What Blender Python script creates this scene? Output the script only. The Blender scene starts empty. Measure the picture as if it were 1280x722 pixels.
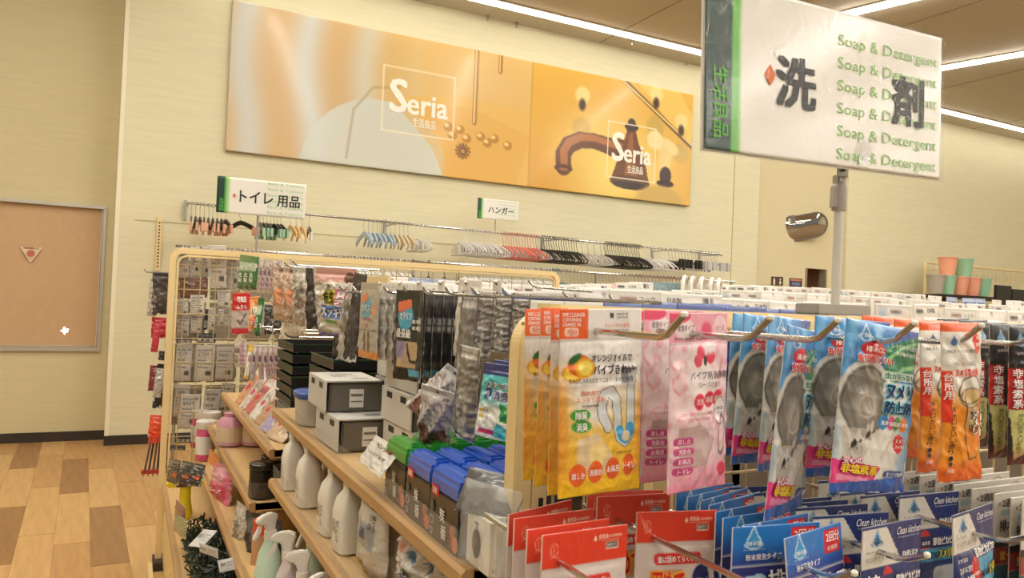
import bpy, bmesh, math, random
import numpy as np
from mathutils import Vector, Matrix
SC = bpy.context.scene
COL = SC.collection
rnd = random.Random(7)
PI = math.pi

# ---------------- camera ----------------
FPX = 937.0; TH = math.radians(26.9); RO = 0.041; EYE = 1.4; PT = math.atan(16/937)
f0 = Vector((math.sin(TH)*math.cos(PT), math.cos(TH)*math.cos(PT), math.sin(PT)))
r0 = Vector((math.cos(TH), -math.sin(TH), 0)); u0 = r0.cross(f0)
r1 = r0*math.cos(RO) + u0*math.sin(RO); u1 = u0*math.cos(RO) - r0*math.sin(RO)
CAM = Vector((0, 0, EYE))
cd = bpy.data.cameras.new('camera'); cam = bpy.data.objects.new('camera', cd); COL.objects.link(cam)
cd.sensor_width = 36; cd.lens = 36*FPX/1280; cd.clip_start = 0.02; cd.clip_end = 100
M = Matrix((r1, u1, -f0)).transposed().to_4x4(); M.translation = CAM
cam.matrix_world = M
SC.camera = cam

# ---------------- world, view, exposure ----------------
W = bpy.data.worlds.new('world'); SC.world = W; W.use_nodes = True
W.node_tree.nodes['Background'].inputs[0].default_value = (0.90, 0.86, 0.78, 1)
W.node_tree.nodes['Background'].inputs[1].default_value = 0.28
SC.view_settings.view_transform = 'Standard'; SC.view_settings.look = 'None'
SC.view_settings.gamma = 1; SC.view_settings.use_curve_mapping = False
SC.view_settings.exposure = -0.28
LAMP = 13.5; LAMP2 = 50.0      # emission of the LED strips

# ---------------- measuring helpers: a point of the picture on a real plane ----------------
def ray(x, y): return f0 + r1*((x-640)/FPX) + u1*((361-y)/FPX)
def aX(x, y, v): d = ray(x, y); return CAM + d*(v/d.x)
def aY(x, y, v): d = ray(x, y); return CAM + d*(v/d.y)
def aZ(x, y, v): d = ray(x, y); return CAM + d*((v-EYE)/d.z)

# ---------------- materials ----------------
def lin(c):
    c = [v/255 if max(c) > 1.001 else v for v in c]
    return [v/12.92 if v <= 0.04045 else ((v+0.055)/1.055)**2.4 for v in c]
MATS = {}
def mat(name, c, rough=0.5, metal=0.0, coat=0.0, bump=0.0, bscale=60.0, var=0.0, vscale=8.0, stretch=None, emit=0.0, attr=False, trans=0.0, spec=0.5, alpha=1.0):
    if name in MATS: return MATS[name]
    m = bpy.data.materials.new(name); m.use_nodes = True; nt = m.node_tree; N = nt.nodes; L = nt.links
    b = N['Principled BSDF']; col = lin(c) + [1]
    b.inputs['Base Color'].default_value = col; b.inputs['Roughness'].default_value = rough
    b.inputs['Metallic'].default_value = metal; b.inputs['Coat Weight'].default_value = coat
    b.inputs['Coat Roughness'].default_value = 0.12; b.inputs['Specular IOR Level'].default_value = spec
    b.inputs['Transmission Weight'].default_value = trans; b.inputs['Alpha'].default_value = alpha
    if emit:
        b.inputs['Emission Color'].default_value = col; b.inputs['Emission Strength'].default_value = emit
    if attr:
        a = N.new('ShaderNodeAttribute'); a.attribute_name = 'Col'; L.new(a.outputs['Color'], b.inputs['Base Color'])
    if var or bump:
        tc = N.new('ShaderNodeTexCoord'); src = tc.outputs['Object']
        if stretch:
            mp = N.new('ShaderNodeMapping'); mp.inputs['Scale'].default_value = stretch; L.new(src, mp.inputs['Vector']); src = mp.outputs[0]
    if var:
        n = N.new('ShaderNodeTexNoise'); n.inputs['Scale'].default_value = vscale; n.inputs['Detail'].default_value = 6; L.new(src, n.inputs['Vector'])
        mr = N.new('ShaderNodeMapRange'); mr.inputs['From Min'].default_value = 0.3; mr.inputs['From Max'].default_value = 0.7
        mr.inputs['To Min'].default_value = 1-var; mr.inputs['To Max'].default_value = 1+var*0.5; L.new(n.outputs['Fac'], mr.inputs['Value'])
        mx = N.new('ShaderNodeVectorMath'); mx.operation = 'SCALE'; mx.inputs[0].default_value = col[:3]; L.new(mr.outputs[0], mx.inputs['Scale'])
        L.new(mx.outputs[0], b.inputs['Base Color'])
    if bump:
        n2 = N.new('ShaderNodeTexNoise'); n2.inputs['Scale'].default_value = bscale; n2.inputs['Detail'].default_value = 4; L.new(src, n2.inputs['Vector'])
        bp = N.new('ShaderNodeBump'); bp.inputs['Strength'].default_value = bump; bp.inputs['Distance'].default_value = 0.002
        L.new(n2.outputs['Fac'], bp.inputs['Height']); L.new(bp.outputs[0], b.inputs['Normal'])
        if coat: L.new(bp.outputs[0], b.inputs['Coat Normal'])
    MATS[name] = m; return m
def clear(name, c, fac=0.2, rough=0.08, bump=0.6, bscale=40, metal=0.0):
    if name in MATS: return MATS[name]
    m = bpy.data.materials.new(name); m.use_nodes = True; nt = m.node_tree; N = nt.nodes; L = nt.links
    N.remove(N['Principled BSDF']); out = N['Material Output']
    t = N.new('ShaderNodeBsdfTransparent'); t.inputs[0].default_value = (0.97, 0.97, 0.97, 1)
    p = N.new('ShaderNodeBsdfPrincipled'); p.inputs['Base Color'].default_value = lin(c)+[1]; p.inputs['Roughness'].default_value = rough
    p.inputs['Specular IOR Level'].default_value = 1.0; p.inputs['Metallic'].default_value = metal
    mx = N.new('ShaderNodeMixShader'); mx.inputs[0].default_value = fac
    tc = N.new('ShaderNodeTexCoord'); n2 = N.new('ShaderNodeTexNoise'); n2.inputs['Scale'].default_value = bscale; L.new(tc.outputs['Object'], n2.inputs['Vector'])
    bp = N.new('ShaderNodeBump'); bp.inputs['Strength'].default_value = bump; bp.inputs['Distance'].default_value = 0.004
    L.new(n2.outputs['Fac'], bp.inputs['Height']); L.new(bp.outputs[0], p.inputs['Normal'])
    L.new(t.outputs[0], mx.inputs[1]); L.new(p.outputs[0], mx.inputs[2]); L.new(mx.outputs[0], out.inputs[0])
    MATS[name] = m; return m

PRINT = mat('printed_film', (1, 1, 1), 0.32, coat=0.6, bump=0.9, bscale=42, attr=True)
PCARD = mat('printed_card', (1, 1, 1), 0.5, attr=True)
PGLOS = mat('printed_gloss_panel', (1, 1, 1), 0.34, attr=True, coat=0.12)
INK = mat('printing_ink', (1, 1, 1), 0.4, attr=True)
wallm = mat('wall_paper', (226, 219, 184), 0.7, var=0.05, vscale=3, stretch=(1, 1, 14), bump=0.15, bscale=90)
wood = mat('beech_laminate', (226, 190, 132), 0.4, var=0.10, vscale=5, stretch=(10, 1, 10))
woode = mat('shelf_front_edge', (190, 152, 104), 0.45, var=0.12, vscale=6, stretch=(14, 1.2, 14))
cream = mat('cream_enamel', (238, 214, 158), 0.35)
chrome = mat('chrome', (200, 198, 192), 0.18, metal=1.0)
steel = mat('brushed_steel', (176, 174, 168), 0.35, metal=0.9)
greyp = mat('grey_plastic', (165, 160, 152), 0.45)
white = mat('white_plastic', (232, 228, 218), 0.4)
black = mat('black_plastic', (26, 25, 26), 0.4)
dark = mat('dark_brown_trim', (52, 42, 36), 0.5)
film = clear('clear_film', (245, 245, 245), 0.20)
hazy = clear('hazy_film', (215, 210, 205), 0.5, 0.2)

# ---------------- mesh helpers ----------------
def tag(o, label=None, cat=None, group=None, kind=None):
    if label: o['label'] = label
    if cat: o['category'] = cat
    if group: o['group'] = group
    if kind: o['kind'] = kind
    return o
class MB:
    def __init__(s): s.v = []; s.f = []; s.c = []
    def add(s, vs, fs, col=None):
        n = len(s.v); s.v += [tuple(p) for p in vs]; s.f += [tuple(i+n for i in f) for f in fs]; s.c += [col]*len(fs); return s
    def box(s, x0, x1, y0, y1, z0, z1, col=None, mx=None):
        vs = [Vector((x, y, z)) for z in (z0, z1) for y in (y0, y1) for x in (x0, x1)]
        if mx: vs = [mx @ v for v in vs]
        return s.add(vs, [(0, 2, 3, 1), (4, 5, 7, 6), (0, 1, 5, 4), (2, 6, 7, 3), (0, 4, 6, 2), (1, 3, 7, 5)], col)
    def tube(s, pts, r, n=8, col=None, cap=True):
        pts = [Vector(p) for p in pts]; k = len(pts); rs = r if isinstance(r, (list, tuple)) else [r]*k
        vs = []; prev = None
        for i, p in enumerate(pts):
            t = (pts[min(i+1, k-1)] - pts[max(i-1, 0)]).normalized()
            a = prev if prev else (Vector((0, 0, 1)) if abs(t.z) < 0.9 else Vector((1, 0, 0)))
            a = (a - t*a.dot(t)).normalized(); prev = a; b = t.cross(a)
            for j in range(n):
                q = 2*PI*j/n; vs.append(p + (a*math.cos(q) + b*math.sin(q))*rs[i])
        fs = [(i*n+j, i*n+(j+1) % n, (i+1)*n+(j+1) % n, (i+1)*n+j) for i in range(k-1) for j in range(n)]
        if cap: fs += [tuple(range(n-1, -1, -1)), tuple((k-1)*n+j for j in range(n))]
        return s.add(vs, fs, col)
    def lathe(s, prof, c=(0, 0, 0), n=20, sx=1, sy=1, col=None, sq=1.0):
        vs = []
        for (r, z) in prof:
            for j in range(n):
                q = 2*PI*j/n; cx = math.cos(q); cy = math.sin(q)
                if sq != 1: cx = math.copysign(abs(cx)**sq, cx); cy = math.copysign(abs(cy)**sq, cy)
                vs.append((c[0]+cx*r*sx, c[1]+cy*r*sy, c[2]+z))
        k = len(prof)
        fs = [(i*n+j, i*n+(j+1) % n, (i+1)*n+(j+1) % n, (i+1)*n+j) for i in range(k-1) for j in range(n)]
        fs += [tuple(range(n-1, -1, -1)), tuple((k-1)*n+j for j in range(n))]
        return s.add(vs, fs, col)
    def prism(s, poly, y0, y1, col=None, mx=None):      # polygon in local xz, extruded along y
        n = len(poly); vs = [Vector((x, y0, z)) for x, z in poly] + [Vector((x, y1, z)) for x, z in poly]
        if mx: vs = [mx @ v for v in vs]
        fs = [tuple(range(n)), tuple(range(2*n-1, n-1, -1))] + [(i, n+i, n+(i+1) % n, (i+1) % n) for i in range(n)]
        return s.add(vs, fs, col)
    def mesh(s, name, m, smooth=False, bevel=0):
        me = bpy.data.meshes.new(name); me.from_pydata(s.v, [], s.f)
        if any(c is not None for c in s.c):
            at = me.color_attributes.new('Col', 'FLOAT_COLOR', 'CORNER'); cols = []
            for f, c in zip(s.f, s.c):
                c = lin(c or (255, 255, 255)) + [1]; cols += c*len(f)
            at.data.foreach_set('color', cols)
        if bevel or True:
            bm = bmesh.new(); bm.from_mesh(me)
            bmesh.ops.recalc_face_normals(bm, faces=bm.faces)
            if bevel: bmesh.ops.bevel(bm, geom=bm.edges[:], offset=bevel, segments=2, affect='EDGES', clamp_overlap=True)
            bm.to_mesh(me); bm.free()
        if smooth: me.polygons.foreach_set('use_smooth', [True]*len(me.polygons)); me.set_sharp_from_angle(angle=math.radians(40))
        me.materials.append(m); return me
    def build(s, name, m, parent=None, smooth=False, bevel=0, loc=None):
        o = bpy.data.objects.new(name, s.mesh(name, m, smooth, bevel)); COL.objects.link(o)
        if parent: o.parent = parent
        if loc is not None: o.location = loc
        return o
def empty(name, loc, rz=0):
    o = bpy.data.objects.new(name, None); COL.objects.link(o); o.empty_display_size = 0.02; o.location = loc; o.rotation_euler = (0, 0, rz); return o
def struct(name, mb, m, parent=None, **k):
    o = mb.build(name, m, parent, **k)
    if not parent: o['kind'] = 'structure'
    return o
def lobj(name, me, parent=None, loc=None):
    o = bpy.data.objects.new(name, me); COL.objects.link(o)
    if parent: o.parent = parent
    if loc is not None: o.location = loc
    return o
def spawn(spec, label, cat, group=None, loc=(0, 0, 0), rz=0, mx=None, yb=None):
    name, me, parts = spec
    r = bpy.data.objects.new(name, me); COL.objects.link(r)
    if mx is not None: r.matrix_world = mx
    else: r.location = loc; r.rotation_euler = (0, 0, rz)
    tag(r, label, cat, group)
    for p in parts:
        c = lobj(p[0], p[1], r)
        if len(p) > 2 and p[2]: c['label'] = p[2]
    return r
ORD = ['first', 'second', 'third', 'fourth', 'fifth', 'sixth', 'seventh', 'eighth', 'ninth', 'tenth', 'eleventh', 'twelfth', 'thirteenth', 'fourteenth', 'fifteenth', 'sixteenth', 'seventeenth', 'eighteenth', 'nineteenth', 'twentieth', 'twenty-first', 'twenty-second', 'twenty-third', 'twenty-fourth', 'twenty-fifth']

# ---------------- lettering ----------------
_tc = {}
def glyphs(s, bold=0.0, shear=0.0):
    k = (s, bold, shear)
    if k not in _tc:
        c = bpy.data.curves.new('t', 'FONT'); c.body = s; c.resolution_u = 2; c.offset = bold; c.shear = shear
        o = bpy.data.objects.new('t', c); m = bpy.data.meshes.new_from_object(o)
        v = np.array([p.co[:2] for p in m.vertices]); f = [tuple(p.vertices) for p in m.polygons]
        v -= v.min(0); v /= np.maximum(v.max(0), 1e-6)
        bpy.data.objects.remove(o); bpy.data.curves.remove(c); bpy.data.meshes.remove(m); _tc[k] = (v, f)
    return _tc[k]
class Letters(MB):
    """lettering in panel units: x right, y down, both 0..1 of a w x h face; mapped by fn(u,v)->depth"""
    def __init__(s, w, h, fn=None, eps=0.0006): MB.__init__(s); s.w = w; s.h = h; s.fn = fn or (lambda u, v: 0*u); s.eps = eps
    def put(s, t, x0, y0, x1, y1, col, bold=0.02, out=None, rot=0, shear=0, ob=0.05, lift=0):
        for pas in ((1, 0) if out else (0,)):
            v, f = glyphs(t, 0.0, shear)
            gx, gy = (x1-x0), (y1-y0)
            k = (bold*.45+(.07 if pas else 0))*gy; kx = k*s.h/s.w
            if pas: sh = [(math.cos(q*PI/4), math.sin(q*PI/4)) for q in range(8)]
            elif bold >= .03: sh = [(-1, -.6), (1, -.6), (-1, .6), (1, .6)]
            elif bold > .01: sh = [(-.8, 0), (.8, 0)]
            else: sh = [(0, 0)]
            for si, (ax, ay) in enumerate(sh):
                X = x0+v[:, 0]*gx+ax*kx; Y = y1-v[:, 1]*gy+ay*k
                if rot:
                    cx, cy = (x0+x1)/2, (y0+y1)/2; dx = (X-cx)*s.w; dy = (Y-cy)*s.h; c, n = math.cos(rot), math.sin(rot)
                    X = cx+(dx*c-dy*n)/s.w; Y = cy+(dx*n+dy*c)/s.h
                d = s.fn(X, Y)
                e = s.eps*(1.0 if pas else 1.7)+lift+si*max(3e-5, s.eps*.05)
                s.add([((X[i]-0.5)*s.w, -d[i]-e, -Y[i]*s.h) for i in range(len(X))], f, out if pas else col)
        return s
    def vert(s, t, x0, y0, x1, y1, col, **k):
        n = len(t); dy = (y1-y0)/n
        for i, ch in enumerate(t):
            if ch in ' ': continue
            if abs(k.get('rot', 0)) > 1:
                cx, cy = (x0+x1)/2, y0+(i+.5)*dy; hw = dy*.44*s.h/s.w; hh = (x1-x0)/2*s.w/s.h
                s.put(ch, cx-hw, cy-hh, cx+hw, cy+hh, col, **k)
            else: s.put(ch, x0, y0+i*dy+dy*0.06, x1, y0+(i+1)*dy-dy*0.06, col, **k)
    def mesh2(s, name='lettering', m=None):
        me = bpy.data.meshes.new(name); me.from_pydata(s.v, [], s.f)
        at = me.color_attributes.new('Col', 'FLOAT_COLOR', 'CORNER'); cols = []
        for f, c in zip(s.f, s.c): cols += (lin(c)+[1])*len(f)
        at.data.foreach_set('color', cols); me.materials.append(m or INK); return me

# ---------------- printed artwork on a fine grid ----------------
class Art:
    def __init__(s, w, h, nx, ny, base):
        s.w, s.h, s.nx, s.ny = w, h, nx, ny
        s.V, s.U = np.meshgrid(np.linspace(0, 1, ny+1), np.linspace(0, 1, nx+1), indexing='ij')
        s.C = np.zeros((ny+1, nx+1, 3)); s.C[:] = base; s.px = 0.7*w/nx
    def mix(s, m, col): m = np.clip(m, 0, 1)[..., None]; s.C = s.C*(1-m)+np.array(col, float)*m; return s
    def rect(s, x0, y0, x1, y1, col, r=0.0, a=1.0):
        cx, cy = (x0+x1)/2*s.w, (y0+y1)/2*s.h; hx, hy = (x1-x0)/2*s.w-r, (y1-y0)/2*s.h-r
        qx = np.abs(s.U*s.w-cx)-hx; qy = np.abs(s.V*s.h-cy)-hy
        d = np.hypot(np.maximum(qx, 0), np.maximum(qy, 0))+np.minimum(np.maximum(qx, qy), 0)-r
        return s.mix((0.5-d/s.px)*1.0 if a == 1 else np.clip(0.5-d/s.px, 0, 1)*a, col)
    def ell(s, cx, cy, rx, ry, col, soft=0.0, a=1.0, rot=0.0):   # radii in metres, centre 0..1
        dx = (s.U-cx)*s.w; dy = (s.V-cy)*s.h
        if rot: c, n = math.cos(rot), math.sin(rot); dx, dy = dx*c+dy*n, -dx*n+dy*c
        q = np.hypot(dx/rx, dy/ry)
        m = (1-q)*min(rx, ry)/(soft or s.px)+(0.5 if not soft else 0)
        return s.mix(np.clip(m, 0, 1)*a, col)
    def ring(s, cx, cy, rx, ry, t, col, rot=0.0):
        dx = (s.U-cx)*s.w; dy = (s.V-cy)*s.h
        if rot: c, n = math.cos(rot), math.sin(rot); dx, dy = dx*c+dy*n, -dx*n+dy*c
        q = np.abs(np.hypot(dx/rx, dy/ry)-1)*min(rx, ry)
        return s.mix((t/2-q)/s.px+0.5, col)
    def path(s, pts, t, col, a=1.0):
        D = np.full(s.U.shape, 9.0)
        for (ax, ay), (bx, by) in zip(pts[:-1], pts[1:]):
            ax *= s.w; bx *= s.w; ay *= s.h; by *= s.h
            px, py = s.U*s.w-ax, s.V*s.h-ay; bx -= ax; by -= ay
            k = np.clip((px*bx+py*by)/(bx*bx+by*by+1e-12), 0, 1); D = np.minimum(D, np.hypot(px-bx*k, py-by*k))
        return s.mix(np.clip((t/2-D)/s.px+0.5, 0, 1)*a, col)
    def poly(s, pts, col, a=1.0):
        ins = np.zeros(s.U.shape, bool); n = len(pts)
        for i in range(n):
            (x1, y1), (x2, y2) = pts[i], pts[(i+1) % n]
            if y1 == y2: continue
            c = ((y1 > s.V) != (y2 > s.V)) & (s.U < (x2-x1)*(s.V-y1)/(y2-y1)+x1); ins ^= c
        return s.mix(ins*a, col)
    def vgrad(s, y0, y1, col, x0=None, x1=None, a=1.0):
        m = np.clip((s.V-y0)/(y1-y0), 0, 1)
        return s.mix(m*a, col)
    def noise(s, amp, seed, fx=5, fy=9, col=None):
        r = random.Random(seed); z = 0*s.U
        wu = s.U+.07*np.sin(s.V*11+r.uniform(0, 6))+.03*np.sin(s.V*31+s.U*9); wv = s.V+.06*np.sin(s.U*9+r.uniform(0, 6))+.03*np.sin(s.U*27-s.V*13)
        for _ in range(12):
            z += np.sin(wu*r.uniform(1, fx*2)*6.28*(1 if r.random() < .5 else -1)+wv*r.uniform(1, fy*2)*6.28+r.uniform(0, 6))
        z = z/5
        if col is not None: return s.mix(np.clip(z, 0, 1)*amp, col)
        s.C = np.clip(s.C*(1+amp*z[..., None]), 0, 255); return s
def srgb2lin(A):
    A = A/255.0; return np.where(A <= 0.04045, A/12.92, ((A+0.055)/1.055)**2.4)
def surf(w, h, puff, seed, crink=0.0011, head=0.0):
    r = random.Random(seed); waves = []
    for _ in range(11):
        a = r.uniform(0, PI); k = r.uniform(110, 520); waves.append((math.cos(a)*k, math.sin(a)*k, r.uniform(0, 6.3), r.uniform(.4, 1)*110/k))
    def fn(U, V):
        U = np.asarray(U, float); V = np.asarray(V, float)
        q = np.clip((V-head)/(1-head), 0, 1)
        prof = (np.clip(4*U*(1-U), 0, 1)**0.6)*(np.clip(4*q*(1-q), 0, 1)**0.55)
        z = 0*U
        for kx, ky, p, a in waves: z = z+a*(1-2*np.abs(np.sin((U*w*kx+V*h*ky)/2+p)))
        return puff*prof+crink*z*np.clip(q*6, 0.15, 1)
    return fn
def grid_mesh(name, art, fn, m, thick=0.003, back=(225, 222, 215), outline=None):
    """front face carries the artwork; a coarse back sheet and a rim close it"""
    nx, ny, w, h = art.nx, art.ny, art.w, art.h
    D = fn(art.U, art.V)
    X = (art.U-0.5)*w
    if outline is not None: X = X*outline(art.V)
    P = np.stack([X, -D, -art.V*h], -1).reshape(-1, 3)
    idx = np.arange((nx+1)*(ny+1)).reshape(ny+1, nx+1)
    F = np.stack([idx[:-1, :-1], idx[1:, :-1], idx[1:, 1:], idx[:-1, 1:]], -1).reshape(-1, 4)
    bx, by = 6, 10
    BV, BU = np.meshgrid(np.linspace(0, 1, by+1), np.linspace(0, 1, bx+1), indexing='ij')
    BD = np.minimum(-thick/2, -0.5*fn(BU, BV)-thick/2)
    BX = (BU-0.5)*w
    if outline is not None: BX = BX*outline(BV)
    Q = np.stack([BX, -BD, -BV*h], -1).reshape(-1, 3)
    n0 = len(P); bi = n0+np.arange((bx+1)*(by+1)).reshape(by+1, bx+1)
    G = np.stack([bi[:-1, :-1], bi[:-1, 1:], bi[1:, 1:], bi[1:, :-1]], -1).reshape(-1, 4)
    rim = []
    def strip(fl, bl):
        a, b = len(fl)-1, len(bl)-1
        for i in range(b):
            s0, s1 = round(i*a/b), round((i+1)*a/b)
            rim.append(list(fl[s0:s1+1])+[bl[i+1], bl[i]])
    strip(list(idx[0, :]), list(bi[0, :])); strip(list(idx[-1, ::-1]), list(bi[-1, ::-1]))
    strip(list(idx[::-1, 0]), list(bi[::-1, 0])); strip(list(idx[:, -1]), list(bi[:, -1]))
    me = bpy.data.meshes.new(name)
    me.from_pydata(np.vstack([P, Q]).tolist(), [], F.tolist()+G.tolist()+rim)
    at = me.color_attributes.new('Col', 'FLOAT_COLOR', 'POINT')
    Cc = np.ones((n0+len(Q), 4)); Cc[:n0, :3] = srgb2lin(np.clip(art.C.reshape(-1, 3), 0, 255)); Cc[n0:, :3] = lin(back)
    at.data.foreach_set('color', Cc.ravel())
    me.polygons.foreach_set('use_smooth', [True]*(len(F)+len(G))+[False]*len(rim))
    me.materials.append(m); me.update(); return me
def fit(spec, dims, TL, TR, BL, label, cat, group=None, th=1.0):
    """stand a flat package at three measured corners"""
    w, h = dims; TL, TR, BL = Vector(TL), Vector(TR), Vector(BL)
    x = (TR-TL); W_ = x.length; x.normalize(); z = (TL-BL); z = z-x*z.dot(x); H_ = z.length; z.normalize(); y = z.cross(x)
    m = Matrix((x*(W_/w), y*th, z*(H_/h))).transposed().to_4x4(); m.translation = (TL+TR)/2
    return spawn(spec, label, cat, group, mx=m)
#@@SETTING
# ---------------- the shell ----------------
YW = 7.454; YL = 7.75; HC = 4.5
fl = struct('floor', MB().box(-6, 16, -12, 9.5, -0.06, -0.003), mat('floor_base', (120, 92, 58), 0.6))
pm = [mat('oak_plank_light', (204, 164, 108), 0.42, var=0.16, vscale=3.2, stretch=(9, 1, 1)),
      mat('oak_plank_mid', (190, 147, 94), 0.42, var=0.18, vscale=3.2, stretch=(9, 1, 1)),
      mat('oak_plank_dark', (156, 115, 72), 0.42, var=0.2, vscale=3.2, stretch=(9, 1, 1))]
SK = -0.05
pmesh = [MB().box(-0.0855, 0.0855, 0.0015, 1.1235, -0.003, 0.0).mesh('plank', m) for m in pm]
offs = {0: 0.0, -1: .35}
cells = {(-2, 5.56): 0, (-2, 4.43): 2, (-2, 6.69): 2, (0, 5.81): 2, (1, 4.33): 2, (1, 5.40): 0, (0, 6.94): 1, (-1, 4.9): 0, (0, 4.68): 0, (1, 6.5): 1, (2, 4.9): 1, (-3, 5.0): 1, (-3, 3.9): 1}
starts = {-2: 4.43, -1: 4.9, 0: 4.68, 1: 4.27, 2: 4.9, -3: 5.0, -4: 4.3, -5: 4.75}
for col in range(-8, 12):
    s = starts.get(col, 4.1+((col*0.37) % 1.125))
    k0 = -3 if col < 8 else 0
    for k in range(-3 if -7 < col < 9 else 0, 4):
        y = s+k*1.125
        if y > 7.7 or y < 1.2: continue
        kind = 0 if rnd.random() < .55 else 1
        for (c2, yy), t in cells.items():
            if c2 == col and abs(yy-y) < 0.35: kind = t
        x = -0.20+col*0.1725+SK*(y-4.2)
        o = lobj('plank', pmesh[kind], fl, (x, y, 0)); o.rotation_euler = (0, 0, -SK)
# back wall with the toilet recess, stepped back part on the left, side walls
struct('wall_back', MB().box(-0.125, 7.43, YW, YW+0.12, 0, HC).box(9.15, 16, YW, YW+0.12, 0, HC), wallm)
rc = struct('wall_recess', MB().box(7.43, 8.5, YW+.14, YW+.24, 0, HC).box(8.93, 9.15, YW+.14, YW+.24, 0, HC).box(8.5, 8.93, YW+.14, YW+.24, 2.05, HC)
            .box(9.12, 9.15, YW+.1, YW+.14, 0, HC), mat('wall_recess_paper', (220, 208, 168), 0.7, bump=0.1))
struct('wall_corridor', MB().box(8.2, 9.4, 9.0, 9.1, 0, 2.4).box(9.05, 9.15, YW+.24, 9.0, 0, 2.4).box(8.3, 8.36, YW+.24, 9.0, 0, 2.4).box(8.3, 9.15, YW+.24, 9.1, 2.4, 2.45), mat('corridor_paint', (205, 165, 135), 0.7))
dj = struct('door_1', MB().box(8.5, 8.53, YW+.13, YW+.25, 0, 2.05).box(8.9, 8.93, YW+.13, YW+.25, 0, 2.05), mat('door_jamb', (150, 138, 118), 0.5))
MB().box(8.66, 8.70, 8.3, 8.34, 0, 2.02).build('post', steel, dj)
wl = struct('wall_left', MB().box(-6, -1.04, YL, YL+.1, 0, HC).box(-1.04, -0.235, YL, YL+.1, 2.105, HC).box(-1.04, -0.235, YL, YL+.1, 0, 0.835).box(-0.235, -0.1, YL, YL+.1, 0, HC)
            .box(-0.128, -0.118, YW+.1, YL+.01, 0, HC), mat('wall_left_paper', (212, 200, 158), 0.7, var=0.04, vscale=3, stretch=(1, 1, 14), bump=0.12, bscale=90))
# seams of the wall boards
for zz in (2.02,):
    struct('trim_1', MB().box(0.0, 7.0, YW-.004, YW+.002, 1.985, 1.993), mat('wall_seam', (190, 170, 128), 0.6))
struct('trim_2', MB().box(-0.155, -0.120, YW-.012, YL, 0, HC), mat('corner_bead', (238, 232, 205), 0.45))
struct('trim_3', MB().box(6.975, 6.983, YW-.006, YW+.01, 0, HC), MATS['wall_seam'])
struct('baseboard_left', MB().box(-6, -0.15, YL-.012, YL+.01, 0, 0.085), dark)
struct('baseboard_back', MB().box(-0.157, 7.43, YW-.016, YW+.01, 0, 0.085).box(9.15, 16, YW-.016, YW+.01, 0, 0.085), dark)
ceil = struct('ceiling', MB().box(-6, 16, -12, 9.5, HC, HC+.1), mat('ceiling_board', (206, 196, 176), 0.75, bump=0.1))
for k in range(-4, 12, 2):
    MB().box(k*1.2-.004, k*1.2+.004, -12, 7.45, HC-.003, HC+.001).build('ceiling_joint', mat('ceiling_joint', (120, 105, 86), 0.7), ceil)
struct('wall_side_left', MB().box(-6.1, -6, -12, 9.5, 0, HC), wallm)
struct('wall_side_right', MB().box(16, 16.1, -12, 9.5, 0, HC), wallm)
# window on the left wall with the lowered blind
wn = struct('window_1', MB().box(-1.10, -0.228, YL-.02, YL+.05, 2.085, 2.115).box(-1.10, -0.228, YL-.03, YL+.05, 0.80, 0.835).box(-0.255, -0.228, YL-.02, YL+.05, 0.83, 2.09).box(-1.10, -1.07, YL-.02, YL+.05, .83, 2.09), mat('aluminium_frame', (205, 200, 186), 0.3, metal=.5))
bl = MB()
hx, hz = aY(81, 413, YL+.03).x, aY(81, 413, YL+.03).z
# the blind with its small torn hole: a ring of quads round a ragged hole
ragged = [(hx+0.034*math.cos(a)*r_, hz+0.036*math.sin(a)*r_) for a, r_ in [(i*PI/6, .75+.35*math.sin(i*2.3)) for i in range(12)]]
def border(a):
    x0, x1, z0, z1 = -1.07, -0.255, 0.835, 2.087; dx, dz = math.cos(a), math.sin(a)
    t = min([((x1 if dx > 0 else x0)-hx)/dx if abs(dx) > 1e-6 else 99, ((z1 if dz > 0 else z0)-hz)/dz if abs(dz) > 1e-6 else 99]); return (hx+dx*t, hz+dz*t)
angs = sorted([i*PI/6 for i in range(12)]+[math.atan2(z-hz, x-hx) % (2*PI) for x in (-1.07, -.255) for z in (.835, 2.087)])
vs = []; fs = []
for a in angs:
    i = a/(PI/6); i0 = int(i) % 12; i1 = (i0+1) % 12; t = i-int(i)
    q = (ragged[i0][0]*(1-t)+ragged[i1][0]*t, ragged[i0][1]*(1-t)+ragged[i1][1]*t); b_ = border(a)
    vs += [(q[0], YL+.03, q[1]), (b_[0], YL+.03, b_[1])]
n = len(angs)
fs = [(2*i, 2*i+1, 2*((i+1) % n)+1, 2*((i+1) % n)) for i in range(n)]
bl.add(vs, fs).build('blind', mat('blind_cloth', (204, 170, 130), 0.75, var=0.04, vscale=20, bump=.2, bscale=200), wn)
MB().box(-1.07, -.26, YL+.02, YL+.04, .828, .842).build('blind_bottom_rail', mat('bright_aluminium', (235, 232, 222), 0.25, metal=.6), wn)
MB().box(-1.2, -.1, YL+.09, YL+.1, .7, 2.2).build('daylight_pane', mat('daylight', (255, 255, 255), emit=3.0), wn)
MB().box(-.268, -.263, YL+.005, YL+.02, .84, 2.085).build('pull_cord', white, wn)
t3 = MB().prism([(-0.085, 0.13), (0.085, 0.13), (0, -0.01)], -.002, .002).build('entry_marker', mat('sticker_white', (226, 206, 176), 0.6), None, loc=aY(38, 327, YL+.012))
tag(t3, 'white inverted triangle sticker with a red spot on the brown blind', 'sticker')
L_ = Letters(.17, .14, eps=.003); L_.put('消防隊進入口', .16, .01, .84, .14, (150, 50, 40), bold=.03); L_.put('●', .33, .2, .67, .62, (196, 110, 90), bold=.05)
L_.put('進入', .42, .7, .58, .78, (190, 150, 130))
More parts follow.
